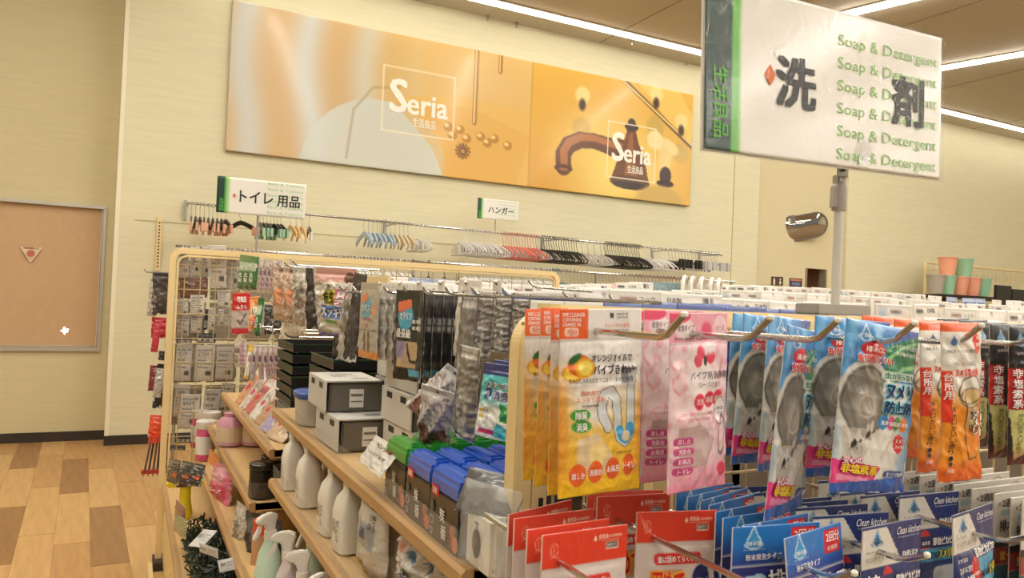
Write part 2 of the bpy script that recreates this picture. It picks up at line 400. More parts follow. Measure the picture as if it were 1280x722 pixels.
for i in range(len(L_.v)): L_.v[i] = (L_.v[i][0], L_.v[i][1], L_.v[i][2]+.13)
lobj('lettering', L_.mesh2(), t3)

# ---------------- LED strips ----------------
ledm = mat('led_strip', (255, 250, 240), emit=LAMP); ledh = mat('led_housing', (190, 176, 150), 0.5)
def strip_light(a, b, label, w=0.075, m=None):
    a = Vector(a); b = Vector(b); d = b-a; L = d.length; r = empty('strip_light', (a+b)/2, math.atan2(d.y, d.x)); tag(r, label, 'light', 'ceiling strip lights')
    MB().box(-L/2, L/2, -w/2-.03, w/2+.03, -.012, 0).build('housing', ledh, r)
    MB().box(-L/2+.01, L/2-.01, -w/2, w/2, -.03, -.012).build('diffuser', m or ledm, r)
strip_light((0.4, 7.02, HC), (15, 7.02, HC), 'long white strip light on the ceiling running along the back wall', .085)
for i, (x0, lab) in enumerate([(-3.4, 'white ceiling strip light above the left aisle'), (-.95, 'white ceiling strip light over the floor by the window'), (1.5, 'white ceiling strip light above the long shelf unit'), (3.95, 'white ceiling strip light left of the tall soap sign'),
        (6.39, 'white ceiling strip light showing above the top edge of the big white sign'), (8.9, 'white ceiling strip light meeting the right edge of the big white sign'), (11.3, 'white ceiling strip light far to the right')]):
    y1 = 6.1 if i < 6 else 4.6
    strip_light((x0-.31*(y1-5.35), y1, HC), (x0-.31*(-10-5.35), -10, HC), lab, .1, mat('led_strip_hall', (255, 250, 240), emit=LAMP2))
spk = MB().lathe([(.02, 0), (.02, -.02), (.008, -.03), (.008, -.06)], n=8).mesh('sprinkler_head', steel)
for i, p in enumerate([(610, 19), (646, 28), (790, 50), (857, 79), (1203, 108)]):
    q = aZ(p[0], p[1], HC); o = lobj('sprinkler', spk, None, q); tag(o, 'tiny metal ceiling fitting, %s from the left along the back of the ceiling' % ORD[i], 'sprinkler', 'tiny ceiling fittings')

# ---------------- picture panel over the hanger rack ----------------
PW, PH = 5.49, 1.405
a = Art(PW, PH, 470, 120, (224, 176, 92)); U, V = a.U, a.V
S = 0.58    # split between the two pictures
cur = 0.5+0.5*np.sin(U*58+0.6*np.sin(V*5)); cur2 = np.clip(cur**1.5, 0, 1)
cc = np.array((208, 176, 126.))*(1-cur2[..., None])+np.array((206, 206, 196.))*cur2[..., None]
k = np.clip((0.36-U)/0.16, 0, 1)[..., None]; base = np.array((224, 188, 116.))+0*cc
a.C = cc*k+base*(1-k)
a.mix(np.clip((V-0.25)/.8, 0, 1)*np.clip((U-.25)/.2, 0, 1)*.6, (232, 172, 62))
# tub: rim sweeping to the right, pale inside
tub = (((U-.44)/.27)**2+((V-1.0)/.62)**2 < 1) & (U < S); tub |= (U > .40) & (V > .40+.05*(U-.4)) & (U < S)
a.mix(tub*.75, (228, 184, 92))
a.mix(((((U-.265)/.145)**2+((V-1.1)/.60)**2) < 1)*np.clip((.40-U)/.01+((V-.4)*.0), 0, 1)*.92, (206, 210, 200))
a.path([(.205, .95), (.215, .6), (.25, .42), (.30, .39)], .03, (150, 124, 76), a=.35)
a.poly([(.29, .5), (.37, .8), (.40, 1.05), (.55, 1.05), (.58, .6), (.45, .45)], (222, 170, 76), .55)
for xx, y0, y1 in ((.455, 0, .56), (.507, 0, .13)):
    a.path([(xx, y0), (xx, y1)], .05, (150, 98, 28)); a.path([(xx-.001, y0), (xx-.001, y1)], .018, (244, 214, 140))
for i, (x_, y_) in enumerate([(.40, .62), (.425, .63), (.47, .66), (.50, .66), (.53, .70), (.41, .68), (.44, .69), (.485, .70)]):
    a.ell(x_, y_, .055, .05, (186, 130, 44)); a.ell(x_-.003, y_-.01, .028, .022, (244, 212, 134))
a.ell(.433, .79, .09, .085, (206, 150, 60))
for i in range(12):
    q = i*PI/6; a.path([(.433+.03/PW*math.cos(q), .79+.03/PH*math.sin(q)), (.433+.08/PW*math.cos(q), .79+.08/PH*math.sin(q))], .018, (110, 70, 26))
# right picture
r = U > S
a.mix(r*1.0, (226, 178, 78)); a.mix(r*np.clip(1-np.hypot((U-.80)/.2, (V-.75)/.6), 0, 1), (246, 222, 120))
a.mix(r*np.clip((V-.55)/.5, 0, 1)*np.clip((.74-U)/.1, 0, 1)*.6, (206, 144, 40))
a.poly([(.83, -.05), (1.02, .55), (1.02, .3), (.95, -.05)], (240, 206, 110), .7)
a.path([(.80, -.02), (1.02, .52)], .06, (120, 84, 30)); a.path([(.79, -.03), (1.02, .50)], .02, (245, 220, 150))
for (x_, y_, s_) in ((.702, .25, 1.0), (.895, .12, 1.0), (.968, .32, 1.0)):
    a.ell(x_, y_-.06, .12*s_, .12*s_, (240, 216, 140), soft=.04); a.ell(x_, y_+.02, .06, .09, (70, 42, 38), soft=.03); a.ell(x_, y_+.22, .16, .16, (196, 164, 80), soft=.06, a=.7)
def spout(pts, ws, col):
    for (p, q, w0, w1) in zip(pts[:-1], pts[1:], ws[:-1], ws[1:]):
        for t in np.linspace(0, 1, 6): a.ell(p[0]+(q[0]-p[0])*t, p[1]+(q[1]-p[1])*t, w0+(w1-w0)*t, w0+(w1-w0)*t, col)
P_ = [(.662, .80), (.660, .70), (.672, .62), (.70, .565), (.735, .555), (.77, .575), (.81, .60)]
spout(P_, [.105, .10, .10, .095, .09, .10, .14], (104, 58, 26)); spout([(p[0]+.001, p[1]-.025) for p in P_], [.05, .05, .05, .045, .04, .04, .05], (176, 110, 52))
a.ell(.662, .815, .12, .045, (80, 44, 22)); a.ell(.662, .825, .07, .02, (150, 100, 60))
a.poly([(.820, .40), (.842, .40), (.850, .50), (.870, .66), (.884, .86), (.780, .86), (.795, .70), (.812, .52)], (112, 64, 32)); a.poly([(.826, .44), (.834, .44), (.850, .82), (.815, .82)], (176, 112, 60), .6)
a.ell(.832, .86, .29, .085, (92, 50, 26)); a.ell(.832, .885, .24, .05, (52, 26, 16))
a.ell(.831, .385, .10, .05, (60, 34, 26)); a.ell(.831, .345, .055, .05, (72, 40, 28))
a.ell(.925, .50, .24, .11, (238, 216, 150), soft=.03, rot=.25); a.ell(.895, .46, .13, .13, (242, 224, 164), soft=.03); a.ell(.925, .62, .11, .17, (236, 206, 130), soft=.03)
a.ell(.928, .76, .09, .11, (60, 34, 32)); a.ell(.928, .83, .13, .045, (48, 26, 26)); a.ell(.915, 1.02, .42, .26, (206, 172, 90), soft=.05)
a.mix((np.abs(U-S) < .0015)*.4, (180, 140, 70))
for (cx, cy, sx) in ((.34, .48, .115), (.834, .60, .103)):
    hw = sx*.62; hh = .235
    for seg in ([(cx-hw, cy-hh), (cx+hw, cy-hh)], [(cx+hw, cy-hh), (cx+hw, cy+hh)], [(cx+hw, cy+hh), (cx-hw, cy+hh)], [(cx-hw, cy+hh), (cx-hw, cy-hh)]): a.path(seg, .012, (246, 236, 200))
flat = lambda u, v: 0*u
pl = empty('picture_panel', (3.465, YW-.05, 4.10)); tag(pl, 'long glossy picture panel of a gold bathtub tap and a bronze faucet on the wall', 'picture')
lobj('print', grid_mesh('print', a, flat, PGLOS, thick=.03, back=(210, 205, 190)), pl)
L_ = Letters(PW, PH, eps=.002)
for (cx, cy, sx) in ((.34, .46, .115), (.834, .58, .103)):
    L_.put('S', cx-sx*.5, cy-.13, cx-sx*.22, cy+.11, (250, 246, 232), bold=.07); L_.put('eria', cx-sx*.2, cy-.04, cx+sx*.5, cy+.11, (250, 246, 232), bold=.07)
    L_.put('生活良品', cx-sx*.1, cy+.135, cx+sx*.3, cy+.2, (248, 240, 220), bold=.04)
lobj('lettering', L_.mesh2(), pl)
MB().box(-PW/2, PW/2, .004, .05, -PH, 0).build('board', mat('panel_edge', (214, 208, 190), 0.5), pl)

# ---------------- signs ----------------
def sign(name, label, pos, w, h, en, jp, side, rows, cols, rot=0, crumple=0, big=False):
    r = empty(name, pos); r.rotation_euler = (0, rot, 0); tag(r, label, 'sign')
    n1, n2 = (120, 60) if big else (40, 16)
    A = Art(w, h, n1, n2, (238, 234, 224))
    sp = .125 if not big else .125
    A.rect(-.1, -.1, sp*.76, 1.1, (4, 56, 42)); A.rect(sp*.76, -.1, sp, 1.1, (98, 190, 60))
    A.C[:, :, :] = A.C
    fn = flat
    lobj('board', grid_mesh('board', A, fn, mat('laminated_big' if big else 'laminated_sign', (1, 1, 1), 0.35, coat=1.0 if big else .3, bump=0.25 if big else 0, bscale=60, attr=True), thick=.004), r)
    L = Letters(w, h, fn, eps=.0008)
    for k_ in range(rows): L.put(en, cols[0], cols[2]+k_*cols[3], cols[1], cols[2]+k_*cols[3]+cols[4], (160, 206, 128), bold=.012)
    for (t, x0, y0, x1, y1) in jp: L.put(t, x0, y0, x1, y1, (38, 36, 34), bold=.085 if big else .05, lift=.0004)
    L.vert('生活良品' , side[0], side[1], side[2], side[3], (98, 190, 60), bold=.03, rot=PI/2 if big else 0)
    lobj('lettering', L.mesh2(), r); return r, A, L
# big sign: soap and detergent
TLs = aY(880, -31, .95); TRs = aY(1179, 50, .95); BLs = aY(884, 187, .95); BRs = aY(1174, 222, .95)
w_ = ((TRs-TLs).length+(BRs-BLs).length)/2; h_ = ((TLs-BLs).length+(TRs-BRs).length)/2
tilt = -math.atan2((TRs.z-TLs.z+BRs.z-BLs.z)/2, w_)
big, A_, L_ = sign('section_sign', 'big white laminated sign with green side band reading soap and detergent on a grey pole', (TLs+TRs)/2, w_, h_, 'Soap & Detergent',
    [('洗', .262, .365, .415, .675), ('剤', .76, .335, .905, .665)], (.030, .50, .082, .93), 6, (.51, .975, .145, .148, .095), rot=tilt, crumple=.0006, big=True)
d4 = MB().prism([(-.013, 0), (0, .018), (.013, 0), (0, -.018)], -.0022, -.0010).build('diamond_mark', mat('orange_ink', (226, 116, 50), .5), big, loc=((.235-.5)*w_, 0, -.50*h_))
MB().box(-w_/2-.004, w_/2+.004, .003, .0055, -h_-.003, .003).build('backing', white, big)
sf = surf(w_, h_, 0, 9, crink=.0009)
sa = Art(w_+.012, h_+.012, 150, 70, (240, 240, 240)); slv = grid_mesh('clear_sleeve', sa, sf, clear('sleeve_film', (250, 250, 248), .022, .06, .7, 45, 1.0), thick=.012)
lobj('clear_sleeve', slv, big, (0, -.004, .006))

pole_x = 1.203
ps = empty('sign_stand', (pole_x, 1.0, 1.40)); tag(ps, 'grey metal sign pole with clamp on a flat box base above the hanging packets', 'stand')
MB().box(-.075, .07, -.025, .03, 0, .02).build('base', greyp, ps, bevel=.002)
MB().tube([(0, 0, .015), (0, 0, .22)], .0085, 14).build('pole', mat('pole_grey', (205, 202, 194), .3, metal=.2), ps, smooth=True)
MB().lathe([(.0125, .2), (.0135, .205), (.0135, .24), (.011, .255)], n=16).build('collar', greyp, ps, smooth=True)
MB().prism([(-.018, .245), (-.01, .252), (-.006, .24), (-.012, .205), (-.02, .205)], -.006, .006).build('lever', greyp, ps, bevel=.001)
MB().box(-.012, .010, -.008, .008, .252, .268).build('clamp', steel, ps, bevel=.002)
MB().box(-.020, .010, -.012, -.009, .264, .285).build('clip_plate', steel, ps, bevel=.001)
MB().lathe([(.005, 0), (.005, .004)], c=(0, 0, 0), n=10).build('screw', black, ps).location = (-.009, -.014, .273)
MB().prism([(-.018, .28), (.012, .28), (.012, .315), (.004, .325), (-.010, .325), (-.018, .315)], -.058, -.0565).build('clear_clip', clear('clear_acrylic', (240, 240, 240), .25, .05, .1), ps)
# toilet goods sign
p1, p2 = aY(272, 220, 4.1), aY(383, 230.5, 4.1)
sg, A_, L_ = sign('section_sign', 'white sign with green side band reading toilet goods over the far end of the shelf', (p1+p2)/2, (p2-p1).length, .186, 'Bath & Toiletry',
    [('トイレ', .25, .34, .62, .66), ('用品', .67, .37, .93, .70)], (.03, .6, .08, .95), 6, (.56, .97, .03, .165, .1))
MB().prism([(-.01, 0), (0, .012), (.01, 0), (0, -.012)], -.004, -.001).build('diamond_mark', mat('pink_ink', (226, 130, 96), .5), sg, loc=((.19-.5)*.447, 0, -.5*.186))
MB().tube([(0, .02, 0), (0, .02, .24)], .006, 8).build('pole', greyp, tag(empty('sign_stand', (.579, 4.12, 1.61)), 'thin grey pole holding up the toilet goods sign', 'stand'))
p1, p2 = aY(597.5, 246.5, 7.0), aY(648.5, 252.5, 7.0)
sg, A_, L_ = sign('section_sign', 'small white sign with green side band reading hangers above the wall rack', (p1+p2)/2, (p2-p1).length, .21, 'Hanger Hanger',
    [('ハンガー', .26, .36, .88, .68)], (.03, .6, .08, .95), 6, (.5, .97, .03, .165, .08))
MB().tube([(0, .02, 0), (0, .02, .12)], .006, 8).build('pole', greyp, tag(empty('sign_stand', (3.35, 7.03, 2.13)), 'short pole joining the small hanger sign to the wall rail', 'stand'))

# ---------------- wall mirror, restroom plates, poster ----------------
mr = empty('wall_mirror', aY(998, 285, YW+.10)); tag(mr, 'oval wall mirror high on the wall reflecting patterned goods', 'mirror')
vs = []; fs = []; NR, NA = 6, 40
def oval(t, s):
    a_ = t % (2*PI); q = (a_/PI-.5)*PI if a_ < PI else (a_/PI-.5)*PI
    return ((.25 if a_ < PI else -.25)+.17*math.cos(q))*s, .17*math.sin(q)*s
for i in range(NR+1):
    s_ = i/NR
    for j in range(NA):
        x, z = oval(2*PI*(j+.5)/NA, s_); vs.append((x, -.045*(1-s_*s_), z))
fs = [(i*NA+j, i*NA+(j+1) % NA, (i+1)*NA+(j+1) % NA, (i+1)*NA+j) for i in range(NR) for j in range(NA)]
mo = MB().add(vs, fs).build('mirror_face', mat('mirror_glass', (215, 212, 205), .03, metal=1), mr, smooth=True)
MB().tube([oval(2*PI*(j+.5)/NA, 1.0)[0:1]+(0,)+oval(2*PI*(j+.5)/NA, 1.0)[1:2] for j in range(NA+1)], .014, 6).build('rim', mat('rim_grey', (110, 100, 90), .4), mr)
MB().box(-.12, -.05, -.05, .1, .10, .2).build('bracket', steel, mr)
mr.rotation_euler = (math.radians(12), math.radians(-13), math.radians(-24))
A = Art(.11, .12, 22, 24, (74, 50, 34)); B = Art(.11, .12, 22, 24, (74, 50, 34))
A.ell(.5, .28, .014, .014, (235, 225, 205)); A.path([(.5, .42), (.5, .88)], .035, (235, 225, 205)); B.ell(.5, .28, .014, .014, (235, 225, 205)); B.poly([(.5, .38), (.75, .72), (.25, .72)], (235, 225, 205)); B.path([(.5, .6), (.5, .9)], .02, (235, 225, 205))
for k_, (ar, lab) in enumerate(((A, 'left brown toilet pictogram plate on the far wall'), (B, 'right brown toilet pictogram plate beside the small poster'))):
    o = lobj('restroom_plate', grid_mesh('plate', ar, flat, PCARD, .006), None, aY(968+7.5*k_, 345.5+.3*k_, YW+.13)); tag(o, lab, 'sign')
A = Art(.25, .12, 30, 16, (70, 60, 84)); A.rect(.1, .1, .9, .35, (190, 120, 90)); A.rect(.2, .5, .8, .85, (120, 130, 170)); A.noise(.3, 3)
o = lobj('poster', grid_mesh('poster', A, flat, PCARD, .004), None, aY(995, 347.5, YW+.13)); tag(o, 'small dark poster on the far wall left of the doorway', 'poster')
#@@RACK
# ---------------- wall rack with clothes hangers ----------------
RY = 7.054
ra = aY(232, 253, RY); rb = aY(903, 318, RY); zr = (ra.z+rb.z)/2
rack = empty('wall_hanger_rack', (ra.x, RY, 0)); tag(rack, 'long chrome hanging rail on the wall below the picture panel', 'rack')
RL = rb.x-ra.x
def rz(x): return ra.z+(rb.z-ra.z)*(x-ra.x)/RL
MB().tube([(0, 0, ra.z), (RL, 0, rb.z)], .012, 10).build('rail', chrome, rack, smooth=True)
for x in [0.02, 1.9, 3.75, 5.3, RL-.03]:
    MB().box(x-.008, x+.008, 0, .39, rz(ra.x+x)-.012, rz(ra.x+x)+.002).build('arm', steel, rack); MB().box(x-.012, x+.012, .36, .40, rz(ra.x+x)-.12, rz(ra.x+x)+.06).build('arm_plate', steel, rack)
MB().tube([(0, 0, ra.z), (0, 0, ra.z-.14)], .006, 8).build('end_rod', steel, rack)
up = empty('wall_upright', (0.2, YW-.03, 0)); tag(up, 'cream slotted upright on the wall at the left end of the rail', 'upright')
MB().box(-.02, .02, 0, .028, 1.55, 2.03).build('strip', cream, up)
for i in range(14): MB().box(-.006, .006, -.001, .003, 1.58+i*.03, 1.595+i*.03).build('slot', dark, up)

def hanger(colour, hookm, kind, cm=None):
    """shoulders run along local y, hook at the top"""
    m = mat('hanger_%d_%d_%d' % colour, colour, .35)
    hk = MB().tube([(0, .022*math.cos(q), .022*math.sin(q)-.02) for q in [PI*.0+PI*1.15*i/8 for i in range(9)]][::-1]+[(0, .02, -.05), (0, 0, -.075), (0, 0, -.1)], .0028 if kind != 'wood' else .0025, 5, cap=False).mesh('hook', hookm)
    parts = [('hook', hk)]
    if kind == 'wood':
        pts = [(0, -.19, -.155), (0, -.12, -.125), (0, -.04, -.102), (0, 0, -.095), (0, .04, -.102), (0, .12, -.125), (0, .19, -.155)]
        mb = MB()
        for i in range(6):
            a_, b_ = Vector(pts[i]), Vector(pts[i+1]); mb.add([(sx*.007, p.y, p.z+sz) for p in (a_, b_) for sx, sz in ((-1, .013), (1, .013), (1, -.013), (-1, -.013))], [(0, 1, 5, 4), (1, 2, 6, 5), (2, 3, 7, 6), (3, 0, 4, 7), (0, 3, 2, 1), (4, 5, 6, 7)])
        parts.append(('shoulder_bar', mb.mesh('shoulder_bar', m)))
        if cm: parts += [('grip', MB().box(-.009, .009, a_, a_+.07, -.172, -.125).mesh('grip', cm)) for a_ in (-.20, .13)]
    elif kind == 'clip':
        parts.append(('bar', MB().tube([(0, -.15, -.1), (0, .15, -.1)], .003, 5).mesh('bar', hookm)))
        parts += [('clip', MB().box(-.012, .012, a_, a_+.03, -.15, -.085).mesh('clip', m)) for a_ in (-.15, .12)]
    else:
        w = .2; pts = [(0, -w, -.16), (0, -w*.6, -.125), (0, 0, -.095), (0, w*.6, -.125), (0, w, -.16), (0, w*.95, -.175), (0, 0, -.178), (0, -w*.95, -.175), (0, -w, -.16)]
        parts.append(('frame', MB().tube(pts, .0055, 5, cap=False).mesh('frame', m)))
        if cm: parts.append(('card', MB().box(-.004, .004, -.035, .035, -.17, -.11).mesh('card', cm)))
    for p in parts:
        p[1].transform(Matrix.Diagonal((1.0, 1.25, 1.55, 1)))
    return ('clothes_hanger', None, parts)
cardw = mat('hanger_card', (228, 224, 216), .6); pinkgrip = mat('skin_grip', (214, 160, 130), .5); mint = mat('mint_card', (150, 190, 160), .5)
G = [(240, 283, 9, hanger((40, 30, 28), steel, 'wood', pinkgrip), 'black hangers with pinkish grips', 'black clothes hanger with pinkish grips on the wall rail'),
     (301, 303, 1, hanger((42, 32, 29), steel, 'wood', pinkgrip), None, 'lone splayed black hanger with tan tip right below the toilet goods sign'),
     (326, 352, 7, hanger((34, 36, 34), steel, 'wood', mint), 'black hangers with mint labels', 'black clothes hanger with mint label right of the toilet goods sign pole'),
     (364, 378, 3, hanger((222, 180, 118), steel, 'wood'), 'natural wood hangers', 'pale wooden clothes hanger between dark ones on the wall rail'),
     (386, 388, 1, hanger((36, 32, 32), steel, 'wood', cardw), None, 'single black hanger with white card after the pale wooden ones'),
     (456, 489, 7, hanger((166, 186, 204), steel, 'wood'), 'light blue hangers', 'light blue clothes hanger on the wall rail'),
     (495, 511, 4, hanger((216, 198, 164), steel, 'wood'), 'beige hangers', 'beige clothes hanger next to the light blue ones'),
     (517, 533, 4, hanger((226, 224, 220), white, 'wire', cardw), 'white hangers right of the beige ones', 'thin white clothes hanger right of the beige ones'),
     (575, 623, 16, hanger((224, 222, 220), white, 'wire', cardw), 'white hangers under the small sign', 'white clothes hanger in the row under the small hanger sign'),
     (630, 671, 13, hanger((224, 128, 116), mat('pink_hook', (218, 132, 120), .4), 'wire', cardw), 'pink hangers', 'salmon pink clothes hanger with white card on the wall rail'),
     (678, 722, 15, hanger((32, 28, 28), black, 'wire', cardw), 'black hangers with white cards', 'black clothes hanger with white card right of the pink ones'),
     (728, 752, 4, hanger((206, 204, 198), steel, 'wire', cardw), 'pale grey hangers', 'pale grey hanger with large white card between two black groups'),
     (757, 800, 20, hanger((30, 27, 27), black, 'wire', cardw), 'tightly packed black hangers', 'tightly packed black clothes hanger on the right half'),
     (805, 832, 7, hanger((232, 230, 226), white, 'wire', cardw), 'white triple hangers', 'large white hanger right of the packed black ones'),
     (838, 866, 8, hanger((24, 22, 22), steel, 'clip'), 'black clip hangers', 'black clip hanger near the right end of the wall rail'),
     (869, 899, 12, hanger((196, 194, 190), steel, 'clip'), 'pale clip hangers', 'pale clip hanger at the right end of the wall rail')]
for (xa, xb, n, spec, grp, lab) in G:
    for i in range(n):
        px = xa+(xb-xa)*(i/(n-1) if n > 1 else .5); y = 253+(318-253)*(px-232)/671
        x = aY(px, y, RY).x
        o = spawn(spec, lab+(', %s from left' % ORD[i] if n > 1 else ''), 'hanger', grp, loc=(x, RY, rz(x)+.016), rz=rnd.uniform(-.12, .12)+(.5 if n == 1 and px < 310 else 0))
# lower rail of pant and hook hangers
R2 = 6.55
r2 = empty('low_hanging_rail', (0.3, R2, 0)); tag(r2, 'lower chrome hanging rail in front of the wall packed with white hooks', 'rack')
MB().tube([(0, 0, 1.735), (5.9, 0, 1.735)], .012, 8).build('rail', chrome, r2, smooth=True)
for x in (0.05, 2.0, 4.0, 5.85): MB().box(x-.012, x+.012, -.012, .012, 0, 1.735).build('post', steel, r2)
cols = [((216, 212, 204), 0.35, 1.55, 34, 'steel grey trouser hangers'), ((232, 230, 224), 1.6, 2.25, 22, 'white trouser hangers'), ((40, 38, 38), 2.3, 2.75, 4, 'black trouser hangers'), ((226, 226, 222), 2.8, 3.75, 30, 'pale trouser hangers'),
        ((70, 130, 140), 3.78, 3.85, 3, 'teal trouser hangers'), ((190, 180, 160), 3.9, 4.75, 20, 'beige trouser hangers'), ((170, 140, 128), 4.8, 5.9, 24, 'brownish trouser hangers')]
for (c, x0, x1, n, g) in cols:
    sp = hanger(c, mat('hook_%d' % c[0], c, .4), 'wood' if c[0] != 40 else 'wire')
    for i in range(n):
        spawn(sp, g[:-1]+' on the low rail, %s from left of its run' % (ORD[i] if i < 25 else str(i+1)+'th'), 'hanger', g, loc=(x0+(x1-x0)*i/max(1, n-1)+rnd.uniform(-.008, .008), R2, 1.75), rz=rnd.uniform(-.1, .1))

# ---------------- far right mesh rack with buckets and monitors ----------------
rk = empty('mesh_display_rack', (11.0, 7.2, 0)); tag(rk, 'yellowish wire mesh rack against the far right wall', 'rack')
q0, q1 = aY(1157, 328, 7.2), aY(1280, 335, 7.2)
xl = q0.x-11.0; zt = q0.z
MB().tube([(xl, 0, 0), (xl, 0, zt), (xl+2.8, 0, zt)], .02, 8).build('frame', cream, rk, smooth=True)
g = MB()
for i in range(28): g.tube([(xl+.1*i, 0, .9), (xl+.1*i, 0, zt)], .004, 4)
for i in range(14): g.tube([(xl, 0, zt-.1*i), (xl+2.8, 0, zt-.1*i)], .004, 4)
tag(g.build('wire_mesh', cream, rk), kind='stuff')
tb = empty('shelf_table', (11.0, 6.9, 0)); tag(tb, 'dark shelf board under the pastel buckets', 'shelf')
zt2 = aY(1150, 366, 6.9).z
MB().box(-.6, 2.2, -.18, .2, zt2-.05, zt2).build('board', dark, tb); MB().box(-.5, -.45, -.1, .1, 0, zt2-.05).build('leg', dark, tb); MB().box(2.1, 2.15, -.1, .1, 0, zt2-.05).build('leg', dark, tb)
def bucket(c):
    m = mat('bucket_%d' % (c[0]*3+c[2]), c, .4)
    prof = [(.095, 0), (.125, .25), (.133, .25), (.133, .265), (.12, .265), (.09, .012)]
    return ('bucket', MB().lathe(prof, n=20).mesh('bucket', m, smooth=True), [('rim', MB().lathe([(.130, .255), (.136, .258), (.136, .268), (.13, .27)], n=20).mesh('rim', m, smooth=True))])
bs = {'grey': bucket((176, 166, 150)), 'mint': bucket((150, 196, 160)), 'pink': bucket((238, 164, 134))}
for (px, py, c, lab) in [(1169, 364, 'grey', 'grey bucket at the left end of the dark shelf board'), (1183, 366, 'mint', 'mint bucket right of the grey one'), (1199, 367, 'pink', 'pink bucket in the middle of the lower row'), (1214, 368, 'pink', 'pink bucket just left of the last mint one'), (1227, 368, 'mint', 'mint bucket at the right end of the lower row')]:
    p = aY(px, py, 6.85); spawn(bs[c], lab, 'bucket', 'pastel buckets', loc=(p.x, 6.85, zt2+.003))
for (px, c, lab) in [(1184, 'pink', 'pink bucket stacked above the mint one'), (1204, 'mint', 'mint bucket stacked above the pink one')]:
    p = aY(px, 350, 6.85); spawn(bs[c], lab, 'bucket', 'pastel buckets', loc=(p.x, 6.85, zt2+.272))
for i, (x0, x1, y0, lab) in enumerate([(1244, 1263, 356, 'black monitor at the register on the far right, left one'), (1264, 1284, 361, 'black monitor cut by the right edge of the view')]):
    a_, b_ = aY(x0, y0, 6.3), aY(x1, y0+1, 6.3); c_ = aY(x0, 378, 6.3)
    m_ = empty('monitor', ((a_.x+b_.x)/2, 6.3, 0)); tag(m_, lab, 'monitor'); hw = (b_.x-a_.x)/2
    MB().box(-hw, hw, -.02, .02, c_.z-.1, a_.z).build('screen', black, m_, bevel=.004); MB().box(-.02, .02, 0, .04, .9, c_.z).build('stand', black, m_); MB().box(-.12, .12, -.1, .12, .88, .9).build('foot', black, m_)
co = MB().box(12.0, 14.5, 5.7, 6.6, 0, .88).build('checkout_counter', mat('counter_grey', (150, 140, 125), .5)); tag(co, 'register counter under the black monitors, mostly hidden', 'counter')
#@@GONDOLA
# ---------------- long shelf unit: near end frame, shelves, far end frame ----------------
YN = 0.86; YF = 4.175
def arch(name_, x0, x1, y, ztop, r, parent, w=.026, dp=.03):
    pts = [(x0, 0)]; n = 8
    for i in range(n+1): q = PI-PI/2*i/n; pts.append((x0+r+r*math.cos(q), ztop-r+r*math.sin(q)))
    for i in range(n+1): q = PI/2-PI/2*i/n; pts.append((x1-r+r*math.cos(q), ztop-r+r*math.sin(q)))
    pts.append((x1, 0)); k = len(pts); vs = []
    for i, (x, z) in enumerate(pts):
        a_ = Vector(pts[max(i-1, 0)]); b_ = Vector(pts[min(i+1, k-1)]); t = (b_-a_).normalized(); nrm = Vector((t.y, -t.x))
        for s_, d_ in ((0, -dp/2), (0, dp/2), (w, dp/2), (w, -dp/2)): vs.append((x+nrm.x*s_, y+d_, z+nrm.y*s_))
    fs = [(i*4+j, i*4+(j+1) % 4, i*4+4+(j+1) % 4, i*4+4+j) for i in range(k-1) for j in range(4)]+[(3, 2, 1, 0), (k*4-4, k*4-3, k*4-2, k*4-1)]
    return MB().add(vs, fs).build(name_, cream, parent, bevel=.002)
un = empty('shelf_unit', (1.1, 2.5, 0)); tag(un, 'long cream metal and beech shelf unit with wire ends filled with household goods', 'shelf')
un.location = (0, 0, 0)
NX0, NX1, NZ = .443, 2.35, 1.392
arch('near_end_frame', NX0, NX1, YN, NZ, .05, un)
up_ = MB().box(NX0+.028, NX0+.050, YN-.012, YN+.014, 0, 1.37).build('slotted_post', cream, un)
sl = MB().box(-.0028, .0028, -.002, .002, -.011, .011).mesh('slot', black)
for i in range(24): lobj('slot', sl, up_, (NX0+.041, YN-.0125, 1.345-.052*i))
wv = MB().tube([(0, 0, 0), (0, 0, 1.22)], .0022, 6, cap=False).mesh('wire', mat('wire_cream', (196, 176, 132), .35, metal=.2)); wh = MB().tube([(0, 0, 0), (NX1-NX0-.05, 0, 0)], .0026, 6, cap=False).mesh('wire', MATS['wire_cream'])
for i in range(38): lobj('wire', wv, un, (NX0+.07+.049*i, YN+.006, .14))
for i in range(13): lobj('wire', wh, un, (NX0+.03, YN+.002, 1.355-.1*i))
MB().box(NX0, NX1, YN-.03, YN+.30, .0, .13).build('plinth', wood, un)
MB().box(NX0+.06, NX1-.06, YN-.010, YN+.05, NZ-.02, NZ+.007).build('top_ledge', cream, un)
# far end frame
FX0, FX1, FZ = .165, 2.45, 1.605
arch('far_end_frame', FX0, FX1, YF, FZ, .06, un, w=.030, dp=.04)
arch('far_inner_frame', FX0+.035, FX1-.035, YF-.02, FZ-.035, .05, un, w=.010, dp=.012)
fv = MB().tube([(0, 0, .42), (0, 0, FZ-.05)], .0028, 5, cap=False).mesh('wire', MATS['wire_cream']); fh = MB().tube([(FX0+.03, 0, 0), (FX1-.03, 0, 0)], .0028, 5, cap=False).mesh('wire', MATS['wire_cream'])
for i in range(30): lobj('wire', fv, un, (FX0+.075+.075*i, YF, 0))
for i in range(9): lobj('wire', fh, un, (0, YF-.006, 1.52-.125*i))
MB().box(FX0-.01, FX0+.05, YF-.09, YF+.06, 0, .04).build('foot', dark, un); MB().box(FX0-.03, FX0-.01, YF-.3, YF+.02, 0, .012).build('foot_bar', cream, un)
MB().box(.80, 2.30, 1.16, 1.18, .10, 1.19).build('light_block_panel', mat('light_block_panel', (112, 100, 84), .6), un)  # added dark board, blocks light from behind to dim the space past the wires
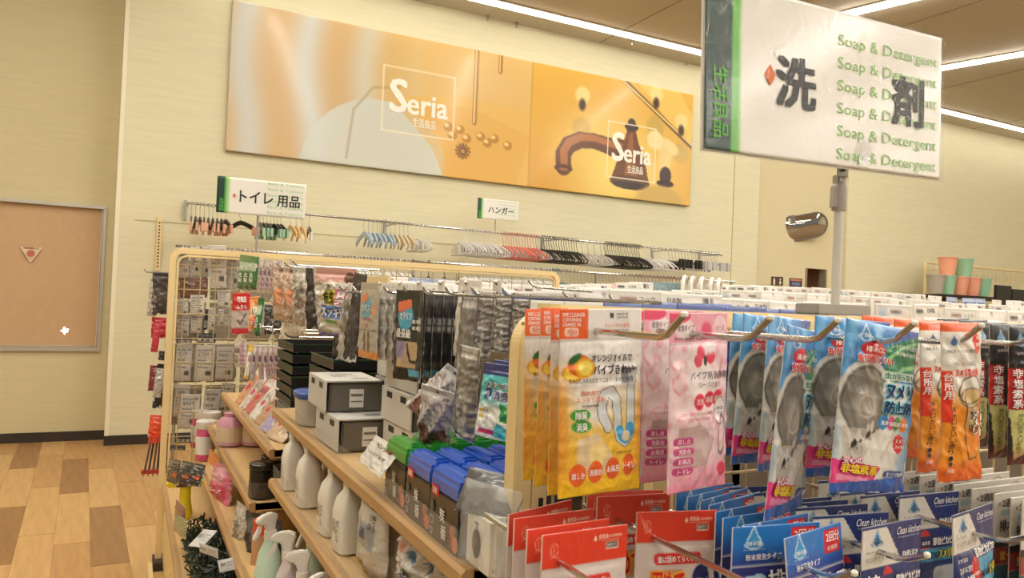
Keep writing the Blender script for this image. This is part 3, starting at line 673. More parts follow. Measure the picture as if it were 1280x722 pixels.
# back board and shelf boards
BX = .76
MB().box(BX, BX+.02, YN+.06, YF-.03, .1, 1.34).build('back_board', mat('back_board', (150, 128, 94), .6), un)
MB().box(BX+.35, BX+.37, YN+.3, YF-.03, .1, 1.33).build('divider_board', MATS['back_board'], un)
def shelf(xf, y0, y1, z, th=.022):
    b = MB().box(xf+.018, BX, y0, y1, z-th, z).build('shelf_board', wood, un)
    MB().prism([(xf, z-.004), (xf+.006, z+.002), (xf+.020, z+.002), (xf+.020, z-th-.006), (xf+.005, z-th-.006), (xf, z-th)], y0, y1).build('front_edge', woode, b)
    MB().box(xf+.018, BX-.01, y0, y0+.004, z-th-.004, z-.001).build('end_cap', wood, b)
    return b
YB = 2.40
shelf(.40, .90, YB-.03, 1.045); shelf(.376, .90, YB-.16, .862); shelf(.31, .90, YB-.1, .60)
shelf(.40, YB, 3.80, .912); shelf(.35, YB, 4.0, .752); shelf(.315, YB-.2, 4.05, .578)
sb = shelf(.18, .95, YF-.03, .415)
MB().box(.20, .22, .95, YF-.03, .02, .39).build('kick_panel', cream, un)
for y in (.93, 2.40, 4.1):
    p_ = MB().box(BX-.04, BX, y-.012, y+.012, .05, 1.36).build('upright', cream, un)
# clear guards standing on the shelf fronts
acr = clear('clear_guard', (235, 235, 230), .10, .05, .0)
for (x, y0, y1, z, h) in [(.405, .93, 1.235, 1.045, .045), (.405, 1.24, 2.34, 1.045, .04), (.381, .95, 1.45, .862, .05), (.381, 1.46, 2.2, .862, .05), (.405, 2.42, 3.1, .912, .04), (.355, 2.42, 3.3, .752, .04), (.355, 3.31, 3.98, .752, .04)]:
    MB().box(x, x+.0015, y0, y1, z, z+h).build('clear_guard', acr, un)

# ---------------- hooks of the near end ----------------
def hook_spec(L, r=.0036, up=.022, red=False):
    pts = [(0, 0, 0), (0, -L+.035, 0), (0, -L+.022, .003), (0, -L, up)]
    m = chrome
    return ('display_hook', MB().tube(pts, r, 8).mesh('display_hook', m, smooth=True), [('tip', MB().lathe([(0.0005, -.003), (.0038, -.001), (.0038, .002), (.002, .004), (.0005, .004)], c=(0, -L-.001, up), n=10).mesh('tip', mat('tip_white', (236, 230, 216), .4), smooth=True))])
HK = hook_spec(.315)
for i, (x, lab) in enumerate([(.455, 'orange pipe cleaner packets'), (.563, 'pink pipe cleaner packets'), (.659, 'blue sink packets, left row'), (.783, 'blue sink packets, right row'), (.906, 'orange kitchen packets'), (1.03, 'black sink packets'), (1.15, 'black packets at the right edge')]):
    spawn(HK, 'chrome display hook holding the '+lab, 'hook', 'upper hooks', loc=(x, YN, 1.372))
HK2 = hook_spec(.34, .0034, .014)
for (x, y1, lab, z) in [(.412, .5, 'front stack of red oil hardener packets', 1.13), (.56, .5, 'second stack of red oil hardener packets', 1.13), (.665, .5, 'blue powder cleaner packets', 1.125), (.78, .5, 'navy refill packets with white tags', 1.13), (.97, .5, 'navy packets with clear lower half', 1.13), (1.19, .5, 'grey two week cards', 1.13)]:
    spawn(HK2, 'lower chrome hook holding the '+lab, 'hook', 'lower hooks', loc=(x, YN, z))

for i, (px, py, L_len, Yh) in enumerate([(660, 350, .22, 1.9), (703, 364, .22, 1.6), (762, 369, .34, 1.25)]):
    P = aY(px, py, Yh); sp_ = ('display_hook', MB().tube([(0, 0, 0), (.018, 0, -.016), (.03, 0, -.019), (L_len, 0, -.024)], .0034, 8).mesh('display_hook', chrome, smooth=True), [])
    spawn(sp_, 'long chrome hook pointing left above the orange and pink packets, %s from left' % ORD[i], 'hook', 'long hooks over the end frame', loc=P)
# ---------------- artwork: packets of the near end ----------------
def spec(name, art, L, fn, m=None, thick=.003, extra=None, outline=None, back=(225, 222, 215), lm=None):
    me = grid_mesh(name, art, fn, m or PRINT, thick, back, outline)
    if outline is not None:
        for i, p in enumerate(L.v): L.v[i] = (p[0]*float(outline(np.array(-p[2]/art.h))), p[1], p[2])
    parts = [('lettering', L.mesh2())]
    if extra: parts += extra
    return (name, me, parts)
W_ = (250, 248, 244); K_ = (40, 34, 36)
# orange pipe cleaner
w, h = .107, .205
a = Art(w, h, 84, 160, (238, 234, 230))
a.vgrad(.40, .75, (246, 196, 60)); a.mix(np.clip((.16-a.U)/.16, 0, 1)*np.clip((a.V-.25)/.25, 0, 1), (240, 158, 50)); a.mix(np.clip((a.U-.9)/.1, 0, 1)*np.clip((a.V-.35)/.2, 0, 1), (240, 158, 50))
a.vgrad(.86, 1.0, (250, 200, 30)); a.noise(.04, 2)
a.ell(.40, .50, .028, .03, (240, 232, 220), soft=.012)
a.rect(-.1, -.1, 1.1, .165, (238, 232, 228)); a.rect(-.1, -.1, .335, .16, (234, 98, 40)); a.rect(-.1, .163, 1.1, .175, (196, 184, 176))
a.rect(.06, .10, .22, .145, (244, 230, 210), r=.003); a.rect(.60, .022, .65, .05, (60, 56, 54), r=.001)
a.ell(.15, .34, .013, .010, (240, 160, 30)); a.ell(.13, .345, .009, .007, (252, 214, 80)); a.ell(.22, .30, .014, .012, (226, 104, 28)); a.ell(.285, .315, .013, .011, (244, 178, 36)); a.ell(.29, .315, .009, .008, (252, 224, 100)); a.ell(.17, .265, .009, .004, (44, 110, 50), rot=-.6)
a.poly([(.20, .70), (.42, .66), (.56, .74), (.70, .88), (.40, .90), (.20, .86)], (226, 204, 170), .9); a.ell(.44, .77, .013, .016, (250, 222, 150), soft=.003)
pipe = [(.84, .40), (.84, .66), (.80, .72), (.74, .72), (.68, .66), (.665, .52), (.62, .46), (.53, .47), (.50, .55), (.53, .62), (.60, .66)]
pp = [(.85, .38), (.85, .63), (.835, .69), (.78, .725), (.715, .70), (.685, .64), (.67, .56), (.655, .49), (.59, .445), (.515, .46), (.475, .52), (.49, .58), (.56, .64)]
a.path(pp, .0125, (44, 40, 40)); a.path(pp, .0110, (222, 226, 226)); a.path([(.845, .645), (.835, .68), (.79, .712), (.745, .70), (.71, .66)], .0106, (52, 160, 214)); a.ell(.79, .695, .006, .006, (236, 220, 190))
a.rect(.72, .32, .93, .34, (70, 66, 66)); a.rect(.725, .33, .93, .405, (140, 144, 146)); a.rect(.82, .335, .92, .40, (206, 208, 208))
for (x, y, c) in ((.23, .565, (72, 164, 56)), (.245, .625, (72, 164, 56))): a.ell(x, y, .0125, .0065, c)
for x, y, r_ in ((.21, .885, .0105), (.42, .875, .0095), (.63, .865, .0092), (.83, .855, .008)): a.ell(x, y, r_, .0125, (238, 100, 36))
fn = surf(w, h, .006, 11, head=.17)
L = Letters(w, h, fn)
L.put('PIPE CLEANER', .03, .02, .29, .042, W_); L.put('CONTAINING', .03, .047, .25, .067, W_); L.put('ORANGE OIL', .03, .072, .25, .092, W_)
L.put('7回分', .08, .106, .20, .139, (232, 96, 40), bold=.03); L.put('MADE IN', .68, .022, .82, .036, K_); L.put('JAPAN', .68, .041, .82, .055, K_)
L.put('オレンジオイル配合', .53, .078, .84, .10, (230, 110, 60)); L.put('パイプ用洗浄剤', .53, .11, .83, .14, K_)
L.put('オレンジオイルで', .36, .245, .86, .285, K_, bold=.03); L.put('パイプきれい', .38, .30, .88, .352, K_, bold=.035)
L.put('排水口に入れるだけでニオイ・ヌメリを解消!', .09, .368, .88, .395, K_, bold=.015)
L.put('泡の力で', .23, .435, .45, .463, (230, 100, 50), bold=.02); L.put('スッキリ洗浄!', .18, .468, .52, .498, (230, 100, 50), bold=.02); L.put('抗油除菌量', .24, .51, .44, .522, K_)
L.put('除菌', .17, .545, .30, .586, W_, bold=.04); L.put('消臭', .18, .605, .31, .648, W_, bold=.04)
for t, x, y in (('流し台', .21, .885), ('洗面台', .42, .875), ('お風呂', .63, .865), ('トイレ', .83, .855)): L.put(t, x-.075, y-.016, x+.075, y+.018, W_, bold=.03)
L.put('内容量 1.7g×14包', .66, .775, .86, .787, K_)
S_orange = spec('cleaner_packet', a, L, fn); D_orange = (w, h)
# pink pipe cleaner
w, h = .09, .2
a = Art(w, h, 70, 150, (244, 218, 222)); a.noise(.8, 5, 4, 6, (238, 150, 172)); a.ell(.5, .38, .03, .05, (246, 236, 234), soft=.02); a.vgrad(.8, 1.05, (236, 130, 160))
a.rect(-.1, -.1, 1.1, .165, (240, 168, 186)); b = a; a.ell(.25, .09, .017, .013, (248, 232, 232), soft=.003); a.ell(.12, .02, .02, .008, (230, 70, 110)); a.ell(.86, .085, .012, .017, (248, 214, 222)); a.ring(.86, .085, .011, .016, .0008, (230, 90, 120)); a.ell(.62, .10, .010, .012, (232, 90, 120), soft=.004)
a.rect(-.1, .168, 1.1, .178, (200, 160, 168))
a.ell(.50, .225, .0065, .008, (236, 60, 96)); a.ell(.45, .27, .006, .0075, (240, 80, 110)); a.ell(.68, .25, .007, .008, (236, 60, 96)); a.ell(.58, .27, .003, .006, (60, 30, 34)); a.ell(.66, .20, .014, .010, (248, 240, 240), soft=.006)
a.path([(.40, .25), (.40, .285)], .0012, (100, 100, 110))
for x, y in ((.46, .50), (.63, .49), (.78, .485)): a.ell(x, y, .0075, .0095, (232, 50, 84))
a.poly([(.13, .64), (.50, .63), (.74, .72), (.60, .86), (.16, .88)], (196, 170, 168), .85)
for y in (.715, .77, .825, .88): a.rect(.06, y-.021, .38, y+.021, (206, 72, 138), r=.004)
a.ell(.84, .56, .0105, .016, K_); a.ell(.84, .56, .0098, .0152, (246, 236, 238)); a.ring(.88, .70, .006, .022, .001, (110, 80, 90)); a.ell(.9, .9, .008, .008, (230, 60, 90))
fn = surf(w, h, .006, 21, head=.17); L = Letters(w, h, fn)
L.put('発泡タイプ', .11, .065, .40, .105, (90, 50, 60)); L.put('Drain cleaner fragrant', .07, .135, .62, .155, K_, shear=.2); L.put('ローズ', .78, .07, .93, .10, (200, 60, 100))
L.put('パイプ用洗浄剤', .31, .33, .97, .375, K_, bold=.02); L.put('ローズの香り', .45, .39, .82, .42, (90, 50, 60), bold=.01)
for t, x, y in (('洗浄', .46, .50), ('除菌', .63, .49), ('消臭', .78, .485)): L.put(t, x-.06, y-.018, x+.06, y+.018, W_, bold=.02)
L.put('ニオイ・ヌメリをスッキリ解消', .15, .555, .68, .575, (190, 50, 80)); L.put('小さな泡がすみずみ洗浄', .15, .585, .62, .605, (190, 50, 80))
for t, y in (('流し台', .715), ('洗面台', .77), ('お風呂', .825), ('トイレ', .88)): L.put(t, .13, y-.014, .32, y+.014, W_, bold=.02)
L.put('排水口に', .77, .535, .91, .556, K_); L.put('ポン!', .79, .562, .89, .583, K_)
S_pink = spec('cleaner_packet', a, L, fn); D_pink = (w, h)
# blue sink packet
w, h = .14, .22
a = Art(w, h, 110, 170, (52, 136, 206)); a.mix(np.clip(np.sin(a.U*19+a.V*4)*.8, 0, 1)*np.clip(.6-a.V, 0, 1)*1.4, (150, 204, 236)); a.ell(.95, .05, .05, .07, (22, 70, 160), soft=.03)
a.mix(np.clip((a.V-.30)/.18, 0, 1)*np.clip((.60-np.abs(a.U-.42))*4, 0, 1), (214, 216, 210)); a.poly([(.52, .12), (1.0, .03), (1.0, .26), (.62, .35), (.50, .30)], (40, 130, 70), .85); a.path([(.55, .35), (.75, .25), (1.0, .22)], .006, (150, 210, 150)); a.path([(.50, .22), (.70, .13), (.95, .08)], .005, (160, 214, 160))
a.ell(.95, .45, .02, .05, (40, 120, 200), soft=.015)
a.ell(.30, .46, .046, .052, (120, 116, 108)); a.ring(.30, .46, .044, .050, .006, (206, 204, 196)); a.ell(.30, .48, .026, .028, (164, 158, 148), soft=.01); a.ring(.31, .49, .014, .014, .002, (200, 196, 188)); a.ring(.30, .46, .038, .043, .0015, (70, 68, 64))
a.poly([(.08, .62), (.55, .62), (.60, .82), (.08, .84)], (196, 192, 184), .8); a.path([(.02, .60), (.2, .68), (.5, .70), (.62, .64)], .006, (226, 224, 218))
a.ell(.56, .76, .034, .036, (232, 230, 222), soft=.01)
for x, y in ((.20, .71), (.36, .65)):
    a.ell(x, y, .004, .0065, K_, rot=.5); a.ell(x+.05, y-.02, .005, .003, (60, 54, 50)); a.ell(x+.04, y-.045, .004, .008, (210, 208, 200)); a.ell(x-.02, y-.035, .003, .006, (206, 204, 196))
    for k_ in range(4): a.path([(x, y), (x-.04+.03*k_, y+.035)], .0009, K_)
a.rect(.48, .27, .96, .32, (226, 244, 232), r=.003); a.rect(.50, .335, .95, .52, (236, 240, 240), r=.006)
a.ell(.36, .155, .022, .010, (216, 36, 44))
for x, c in ((.535, (40, 140, 200)), (.645, (232, 80, 150)), (.735, (60, 150, 70)), (.85, (240, 140, 40))): a.ell(x, .575+.02*(x-.5), .0085, .0095, c)
pts = [(.80+(.062+.010*(i % 2))*math.cos(i*PI/12), .70+(.055+.009*(i % 2))*math.sin(i*PI/12)) for i in range(24)]; a.poly(pts, (226, 40, 44))
a.poly([(-.05, .80), (.58, .845), (.52, .93), (.44, .97), (-.05, .94)], (232, 60, 140)); a.poly([(.06, .89), (.44, .91), (.42, .935), (.06, .925)], (244, 150, 190)); a.mix((a.V > .945-.05*a.U+.0)*1.0, (24, 90, 180)); a.rect(.64, .865, .90, .905, (40, 80, 150), r=.004)
fn = surf(w, h, .008, 31, crink=.0010); L = Letters(w, h, fn, eps=.0013)
L.put('排水口に', .24, .138, .48, .172, W_, bold=.04); L.put('虫が寄りにくい!', .15, .19, .58, .235, (220, 40, 40), bold=.05, out=W_)
L.put('シトロネラの香り', .56, .10, .95, .13, W_, bold=.02); L.put('虫が嫌がる香り', .62, .145, .93, .17, W_, bold=.02)
L.put('虫が寄らない', .50, .277, .94, .314, (20, 120, 90), bold=.05); L.put('ヌメリ', .52, .345, .93, .43, (20, 40, 110), bold=.07, out=(120, 220, 230)); L.put('防止剤', .52, .445, .93, .52, (20, 40, 110), bold=.06, out=(120, 220, 230))
for t, x in (('洗浄', .535), ('除菌', .645), ('消臭', .735), ('防虫', .85)): L.put(t, x-.045, .564+.02*(x-.5), x+.045, .59+.02*(x-.5), W_, bold=.04)
L.put('ヌメリ', .745, .67, .855, .695, W_, bold=.04); L.put('スッキリ', .745, .705, .855, .728, W_, bold=.04)
L.put('安心の', .08, .785, .32, .825, (250, 240, 245), bold=.05, out=(226, 50, 130)); L.put('非塩素系', .08, .83, .52, .885, (250, 226, 50), bold=.08, rot=.06, out=(226, 50, 130)); L.put('置くだけ簡単', .67, .872, .87, .898, W_)
drop = lambda a_, cx, cy, s, c: (a_.poly([(cx, cy-1.5*s/a_.h), (cx+.9*s/a_.w, cy+.2*s/a_.h), (cx-.9*s/a_.w, cy+.2*s/a_.h)], c), a_.ell(cx, cy+.25*s/a_.h, s*.92, s*.8, c))
drop(a, .24, .07, .010, (170, 210, 236)); drop(a, .24, .075, .0075, (70, 140, 200)); a.ring(.24, .09, .012, .004, .0007, W_); L.put('清水邸', .20, .07, .28, .092, W_)
S_blue = spec('sink_packet', a, L, fn); D_blue = (w, h)
# orange kitchen packet
w, h = .08, .2
a = Art(w, h, 66, 150, (240, 236, 228)); a.vgrad(.40, .55, (246, 150, 40)); a.noise(.15, 8, 4, 6, (252, 190, 60)); a.rect(-.1, -.1, 1.1, .055, (238, 96, 36)); a.mix((a.U < .02+.18*0)*0, W_)
a.rect(-.1, .30, .17, .62, (236, 62, 36)); a.mix((a.V > .62)*(a.U < .4)*.4, (250, 170, 60)); a.mix(np.clip((a.V-.85)/.1, 0, 1), (244, 110, 40))
a.ell(.78, .13, .0085, .013, (228, 56, 50)); a.poly([(.46, .42), (.82, .42), (.86, .80), (.70, .86), (.52, .78)], (206, 176, 120)); a.poly([(.50, .66), (.84, .66), (.84, .80), (.70, .86), (.53, .79)], (248, 150, 50))
a.ring(.60, .42, .025, .017, .0014, K_, rot=-.15); a.ring(.62, .47, .024, .012, .0016, (120, 116, 110)); a.path([(.44, .44), (.48, .72), (.60, .86), (.78, .85)], .0018, K_); a.path([(.84, .45), (.86, .84)], .001, (90, 80, 70))
for i in range(8): a.path([(.56+.03*(i % 4), .56+.08*(i//4)), (.56+.03*(i % 4), .60+.08*(i//4))], .0009, K_)
a.path([(.9, .45), (.9, .74)], .010, (240, 110, 40))
fn = surf(w, h, .010, 41, crink=.0011); L = Letters(w, h, fn, eps=.0012)
L.vert('台所用', .01, .31, .15, .48, W_, bold=.06); L.put('オレンジオイル配合', .19, .24, .72, .27, K_, bold=.01); L.put('ヌメリ防止剤', .20, .285, .74, .335, (226, 50, 40), bold=.06)
L.put('排水口用 オレンジオイル配合', .06, .165, .66, .188, (80, 70, 66)); L.vert('排水口がいい香り・・', .12, .52, .22, .90, K_, bold=.02); L.put('約', .74, .085, .82, .11, W_); L.put('2ヶ月', .73, .12, .83, .15, W_, bold=.04)
L.vert('ヌメリ', .60, .55, .80, .70, W_, bold=.05, out=(90, 70, 60)); L.vert('クリーナー', .86, .46, .93, .72, W_, bold=.01); L.put('日本製', .10, .91, .26, .935, W_, bold=.02)
drop(a, .24, .115, .0055, (80, 120, 180))
S_kit = spec('kitchen_packet', a, L, fn, outline=lambda V: 1-.10*np.sin(np.clip(V, 0, 1)*PI)+.25*np.clip(V-.75, 0, 1)); D_kit = (w, h)
# black packet
w, h = .085, .19
a = Art(w, h, 60, 130, (36, 34, 34)); a.poly([(.40, .05), (.62, .05), (.95, .6), (.6, .6)], (120, 128, 132), .7); a.ell(.62, .50, .022, .016, (126, 124, 122)); a.ring(.62, .50, .024, .018, .0014, (180, 178, 176)); a.rect(-.1, .30, .24, .60, (200, 40, 44)); a.poly([(.0, .60), (.30, .60), (.34, .92), (.1, .96)], (206, 204, 130))
a.ell(.70, .72, .02, .04, (130, 124, 112), soft=.01); drop(a, .22, .10, .008, (130, 170, 200)); a.vgrad(.85, 1, (150, 40, 44), a=.6)
fn = surf(w, h, .010, 51, crink=.0011); L = Letters(w, h, fn, eps=.0012)
L.vert('非塩素系', .03, .30, .20, .59, W_, bold=.07, out=(190, 30, 40)); L.vert('排水口のヌメリを防ぐ', .12, .62, .22, .92, (70, 80, 40), bold=.02); L.put('ヌメリ防止剤', .34, .33, .80, .365, (200, 60, 66), bold=.03); L.put('台所排水口用 2個入', .10, .18, .60, .205, (210, 200, 190)); L.vert('ヌメリ', .5, .66, .7, .82, (170, 60, 70), bold=.04)
S_blk = spec('sink_packet', a, L, fn); D_blk = (w, h)
# red oil hardener
w, h = .11, .19
a = Art(w, h, 80, 130, (222, 208, 202)); a.rect(-.1, -.1, 1.1, .19, (228, 60, 36)); a.rect(-.1, .19, 1.1, .197, (200, 180, 170)); a.mix((a.U < .012)*(a.V < .19), (240, 220, 200)); a.rect(.74, .085, .89, .125, (240, 232, 220), r=.001); a.rect(.75, .09, .88, .12, K_, r=.001); a.rect(.76, .094, .87, .116, (240, 232, 220))
a.rect(.22, .255, .80, .325, (222, 50, 44), r=.005); a.rect(.18, .36, .60, .53, (240, 120, 40), r=.006, a=.5); a.ell(.80, .42, .012, .016, (34, 44, 110)); a.path([(.875, .335), (.875, .36)], .003, (34, 44, 110)); a.ring(.14, .09, .0045, .0065, .0006, (246, 190, 160)); a.path([(.14, .07), (.14, .11)], .0006, (246, 190, 160)); drop(a, .615, .06, .0022, (250, 220, 190))
fn = surf(w, h, .005, 61, crink=.0007, head=.22); L = Letters(w, h, fn)
L.put('食用油', .645, .035, .76, .063, (250, 220, 196), bold=.03); L.put('(高温凝固剤)', .77, .042, .93, .062, (250, 214, 190)); L.put('Cooking oil hardener', .645, .067, .90, .075, (250, 214, 190)); L.put('日本製', .77, .095, .86, .115, K_, bold=.03); L.put('コゲナシ', .09, .125, .19, .133, (246, 190, 160))
L.put('油は固めてらくポン', .26, .27, .77, .312, W_, bold=.03); L.put('固めて', .2, .37, .58, .52, (226, 40, 40), bold=.08, out=(255, 190, 60)); L.put('600ml', .72, .41, .88, .435, W_, bold=.02)
S_red = spec('oil_hardener_packet', a, L, fn); D_red = (w, h)
# blue powder cleaner
w, h = .125, .2
a = Art(w, h, 90, 130, (34, 42, 110)); a.rect(-.1, -.1, 1.1, .215, (26, 118, 200)); a.vgrad(.10, .215, (30, 60, 150), a=.9); a.C[a.V > .215] = (40, 46, 120); a.rect(-.1, .215, 1.1, .226, (190, 196, 210)); a.rect(.66, .022, .95, .15, (222, 40, 48)); a.mix((a.U < .01)*1.0, (230, 234, 240)); a.mix((a.U > .99)*1.0, (230, 234, 240))
for (x, y, r_) in ((.2, .36, .016), (.3, .33, .012), (.15, .45, .014), (.3, .52, .02), (.12, .6, .016), (.25, .68, .018), (.1, .78, .014), (.4, .62, .014), (.2, .9, .02)): a.ell(x, y, r_*1.1, r_*1.1, (160, 200, 230)); a.ell(x-.01, y-.01, r_*.85, r_*.85, (222, 228, 234), soft=.004)
a.ell(.85, .7, .02, .02, (150, 140, 120), soft=.008); drop(a, .24, .075, .0115, (190, 220, 236)); drop(a, .24, .08, .0095, (60, 150, 210)); a.ring(.24, .105, .012, .0035, .0008, (220, 236, 246))
fn = surf(w, h, .005, 71, crink=.0007, head=.24); L = Letters(w, h, fn)
L.put('清水邸', .17, .085, .32, .107, W_, bold=.03); L.put('粉末発泡タイプ', .15, .155, .55, .19, W_, bold=.03); L.put('2回分', .69, .034, .93, .088, W_, bold=.04); L.put('お徳用', .70, .108, .88, .135, W_)
L.put('排水口', .40, .25, .97, .36, W_, bold=.07, out=(20, 30, 100)); L.put('洗浄剤', .45, .42, .95, .52, W_, bold=.06); L.vert('泡でスッキリ', .74, .55, .86, .92, K_, bold=.04, out=(220, 228, 234)); L.put('SHIMIZU', .12, .125, .36, .133, (180, 210, 236))
S_pow = spec('powder_packet', a, L, fn); D_pow = (w, h)
# navy refill with white tag
def tagged(bottom, seed, tagt):
    w, h = .114, .2
    a = Art(w, h, 84, 140, (26, 48, 112)); a.poly([(0, 0.02), (.40, .02), (.68, .24), (0, .24)], (224, 220, 210)); drop(a, .24, .075, .008, (150, 190, 214)); drop(a, .24, .085, .006, (50, 110, 160)); a.ring(.24, .105, .010, .003, .0006, (70, 120, 160))
    if bottom:
        a.ell(.42, .33, .011, .017, (214, 44, 50)); a.rect(.34, .375, 1.1, .46, (70, 160, 200)); a.rect(.34, .46, 1.1, 1.1, (30, 60, 120)); a.rect(.55, .5, .95, .9, (196, 200, 204), r=.01); a.rect(.34, .29, 1.1, .365, (24, 44, 104))
    else:
        a.C[a.V > .5] = (196, 188, 178); a.poly([(.35, .62), (.75, .5), (.9, .6), (.7, .95), (.2, .95)], (222, 218, 208), 1); a.poly([(.5, .56), (.7, .52), (.6, .7)], (120, 118, 112), 1); a.ell(.94, .62, .011, .018, (226, 80, 140)); a.ell(.97, .8, .012, .018, (80, 170, 90)); a.poly([(.34, .31), (1.1, .29), (1.1, .46), (.34, .5)], (70, 160, 200)); a.ell(.42, .38, .010, .02, (214, 44, 50)); a.noise(.05, 4)
    fn = surf(w, h, .004 if bottom else .009, seed, crink=.0005 if bottom else .0012, head=.24); L = Letters(w, h, fn, eps=.0008)
    L.put('Clean kitchen', .56, .03, .97, .075, W_, bold=.0, shear=.3); L.put('for keeping your kitchen clean', .58, .085, .95, .097, (200, 210, 230)); L.put('清水邸', .17, .09, .31, .108, (30, 60, 90)); L.put(tagt, .06, .175, .60, .205, K_, bold=.01); L.put('キッチン用', .06, .14, .26, .155, (120, 110, 90))
    if bottom:
        L.put('詰め替え用 2P', .66, .175, .93, .215, W_, bold=.03); L.vert('詰め替え用', .06, .27, .26, .75, W_, bold=.06); L.put('塩素系', .35, .32, .49, .345, W_, bold=.03); L.put('即効ピカピカ!!', .54, .30, .98, .355, W_, bold=.06); L.put('排水口の', .37, .395, .62, .44, (20, 30, 60), bold=.05); L.put('ヌメリ取り', .64, .385, .98, .445, (246, 230, 60), bold=.07, out=(20, 40, 100))
    else:
        L.put('即効ピカピカ!!', .44, .235, .96, .29, W_, bold=.06, rot=-.03); L.put('排水口の', .50, .375, .70, .42, (20, 30, 60), bold=.04); L.put('ヌメリ取り', .72, .36, .98, .42, (246, 230, 60), bold=.06, out=(20, 40, 100)); L.put('ヌメリに付け', .06, .32, .33, .36, W_, bold=.04); L.put('スパッと除菌', .06, .38, .36, .42, W_, bold=.04); L.put('塩素系', .36, .37, .48, .39, W_); L.put('まぜるな', .05, .27, .25, .295, W_)
    return spec('refill_packet', a, L, fn), (w, h)
S_nav, D_nav = tagged(True, 81, 'リングでヌメリ取り'); S_nav2, D_nav2 = tagged(False, 83, 'リングでヌメリ取り')
# two week card
w, h = .187, .2
a = Art(w, h, 110, 120, (212, 206, 194)); a.rect(-.1, .33, 1.1, .38, (34, 30, 30)); a.rect(-.1, .38, 1.1, .50, (160, 50, 44)); a.C[a.V > .5] = (52, 92, 104); a.noise(.35, 6, 5, 5, (90, 130, 136)); a.C[a.V < .33] = (212, 206, 194); a.rect(-.1, .33, 1.1, .38, (34, 30, 30)); a.ring(.83, .07, .013, .007, .0009, (60, 56, 54)); a.rect(.09, .12, .34, .16, (150, 176, 186), r=.001)
fn = surf(w, h, .004, 91, crink=.0006, head=.5); L = Letters(w, h, fn)
L.put('約', .055, .06, .085, .088, K_, bold=.02); L.put('2週間', .10, .045, .31, .1, K_, bold=.05); L.put('排水口用', .07, .19, .44, .27, K_, bold=.05); L.put('ヌメリ取り', .5, .19, .92, .27, K_, bold=.05); L.put('置くだけ', .08, .41, .4, .47, (240, 200, 60), bold=.04); L.put('内容量', .5, .12, .7, .135, (90, 86, 80))
S_card = spec('two_week_card', a, L, fn, back=(206, 200, 190)); D_card = (w, h)

# ---------------- hanging rows of the near end ----------------
def Yat(px, py, X): return aX(px, py, X).y
def hang(S, D, TLpx, Y, wd, ht, label, cat, group, yaw=0, roll=0, th=1.0, slope=0):
    TL = aY(TLpx[0], TLpx[1], Y); c, s_ = math.cos(yaw), math.sin(yaw)
    x = Vector((c*math.cos(roll), s_, math.sin(roll))).normalized(); TR = TL+x*wd
    dn = Vector((math.sin(roll)*c, slope, -math.cos(roll))); BL = TL+dn*ht
    return fit(S, D, TL, TR, BL, label, cat, group, th)
g = 'orange pipe cleaner packets'
for i, (px, py, Y) in enumerate([(657, 386, .785), (677, 384, .745), (690, 388, .715), (700, 386, .69)]):
    hang(S_orange, D_orange, (px, py), Y, .107, .203, ['orange and white pipe cleaner packet at the back beside the cream post', 'orange and white pipe cleaner packet, second from the back by the post', 'orange and white pipe cleaner packet just behind the frontmost one', 'frontmost orange and white pipe cleaner packet with drain pipe drawing'][i], 'packet', g, yaw=rnd.uniform(-.05, .05), roll=[.03, .0, .02, .035][i])
g = 'pink pipe cleaner packets'
for i, (px, py, Y) in enumerate([(793, 388, .76), (806, 387, .72), (838, 391, .655)]):
    hang(S_pink, D_pink, (px, py), Y, .094, .205 if i < 2 else .2, ['rearmost pink rose pipe cleaner packet beside the orange ones', 'pink rose pipe cleaner packet in the middle of three', 'frontmost pink rose pipe cleaner packet'][i], 'packet', g, yaw=[0, 0, .12][i], roll=.015*i)
g = 'blue sink slime packets'
for i, (px, py, Y, wd, ht, yaw, roll, lab) in enumerate([
    (917, 391, .80, .14, .20, .1, -.05, 'blue drain slime packet at the far left back of the blue rows'), (930, 391, .765, .14, .205, .25, -.06, 'blue drain slime packet right beside the pink packets'),
    (962, 393, .72, .14, .205, .35, -.05, 'blue drain slime packet half hidden behind the twisted one'), (1020, 394, .66, .14, .2, .0, -.04, 'blue drain slime packet directly behind the largest front one'),
    (985, 405, .625, .135, .225, .42, -.09, 'twisted blue drain slime packet hanging turned with a folded corner'), (1059, 397, .595, .148, .20, .08, -.10, 'frontmost blue drain slime packet with white and navy lettering facing forward')]):
    hang(S_blue, D_blue, (px, py), Y, wd, ht, lab, 'packet', g, yaw=yaw, roll=roll, slope=.02 if i == 4 else 0)
g = 'orange kitchen packets'
for i, (px, py, Y, wd, yaw, lab) in enumerate([(1078, 394, .80, .12, .0, 'rearmost orange topped kitchen packet behind the blue front packet'), (1092, 396, .76, .12, .0, 'second orange topped kitchen packet behind the blue front packet'), (1118, 398, .70, .11, 0, 'third orange topped kitchen packet from the back'), (1150, 402, .635, .09, .05, 'orange kitchen packet half hidden behind the front one'), (1176, 403, .575, .072, -.1, 'frontmost orange kitchen packet with black wire basket drawing')]):
    hang(S_kit, D_kit, (px, py), Y, wd, .2 if i < 4 else .195, lab, 'packet', g, yaw=yaw, roll=.03*(i > 2)-.0, slope=0)
g = 'black sink packets'
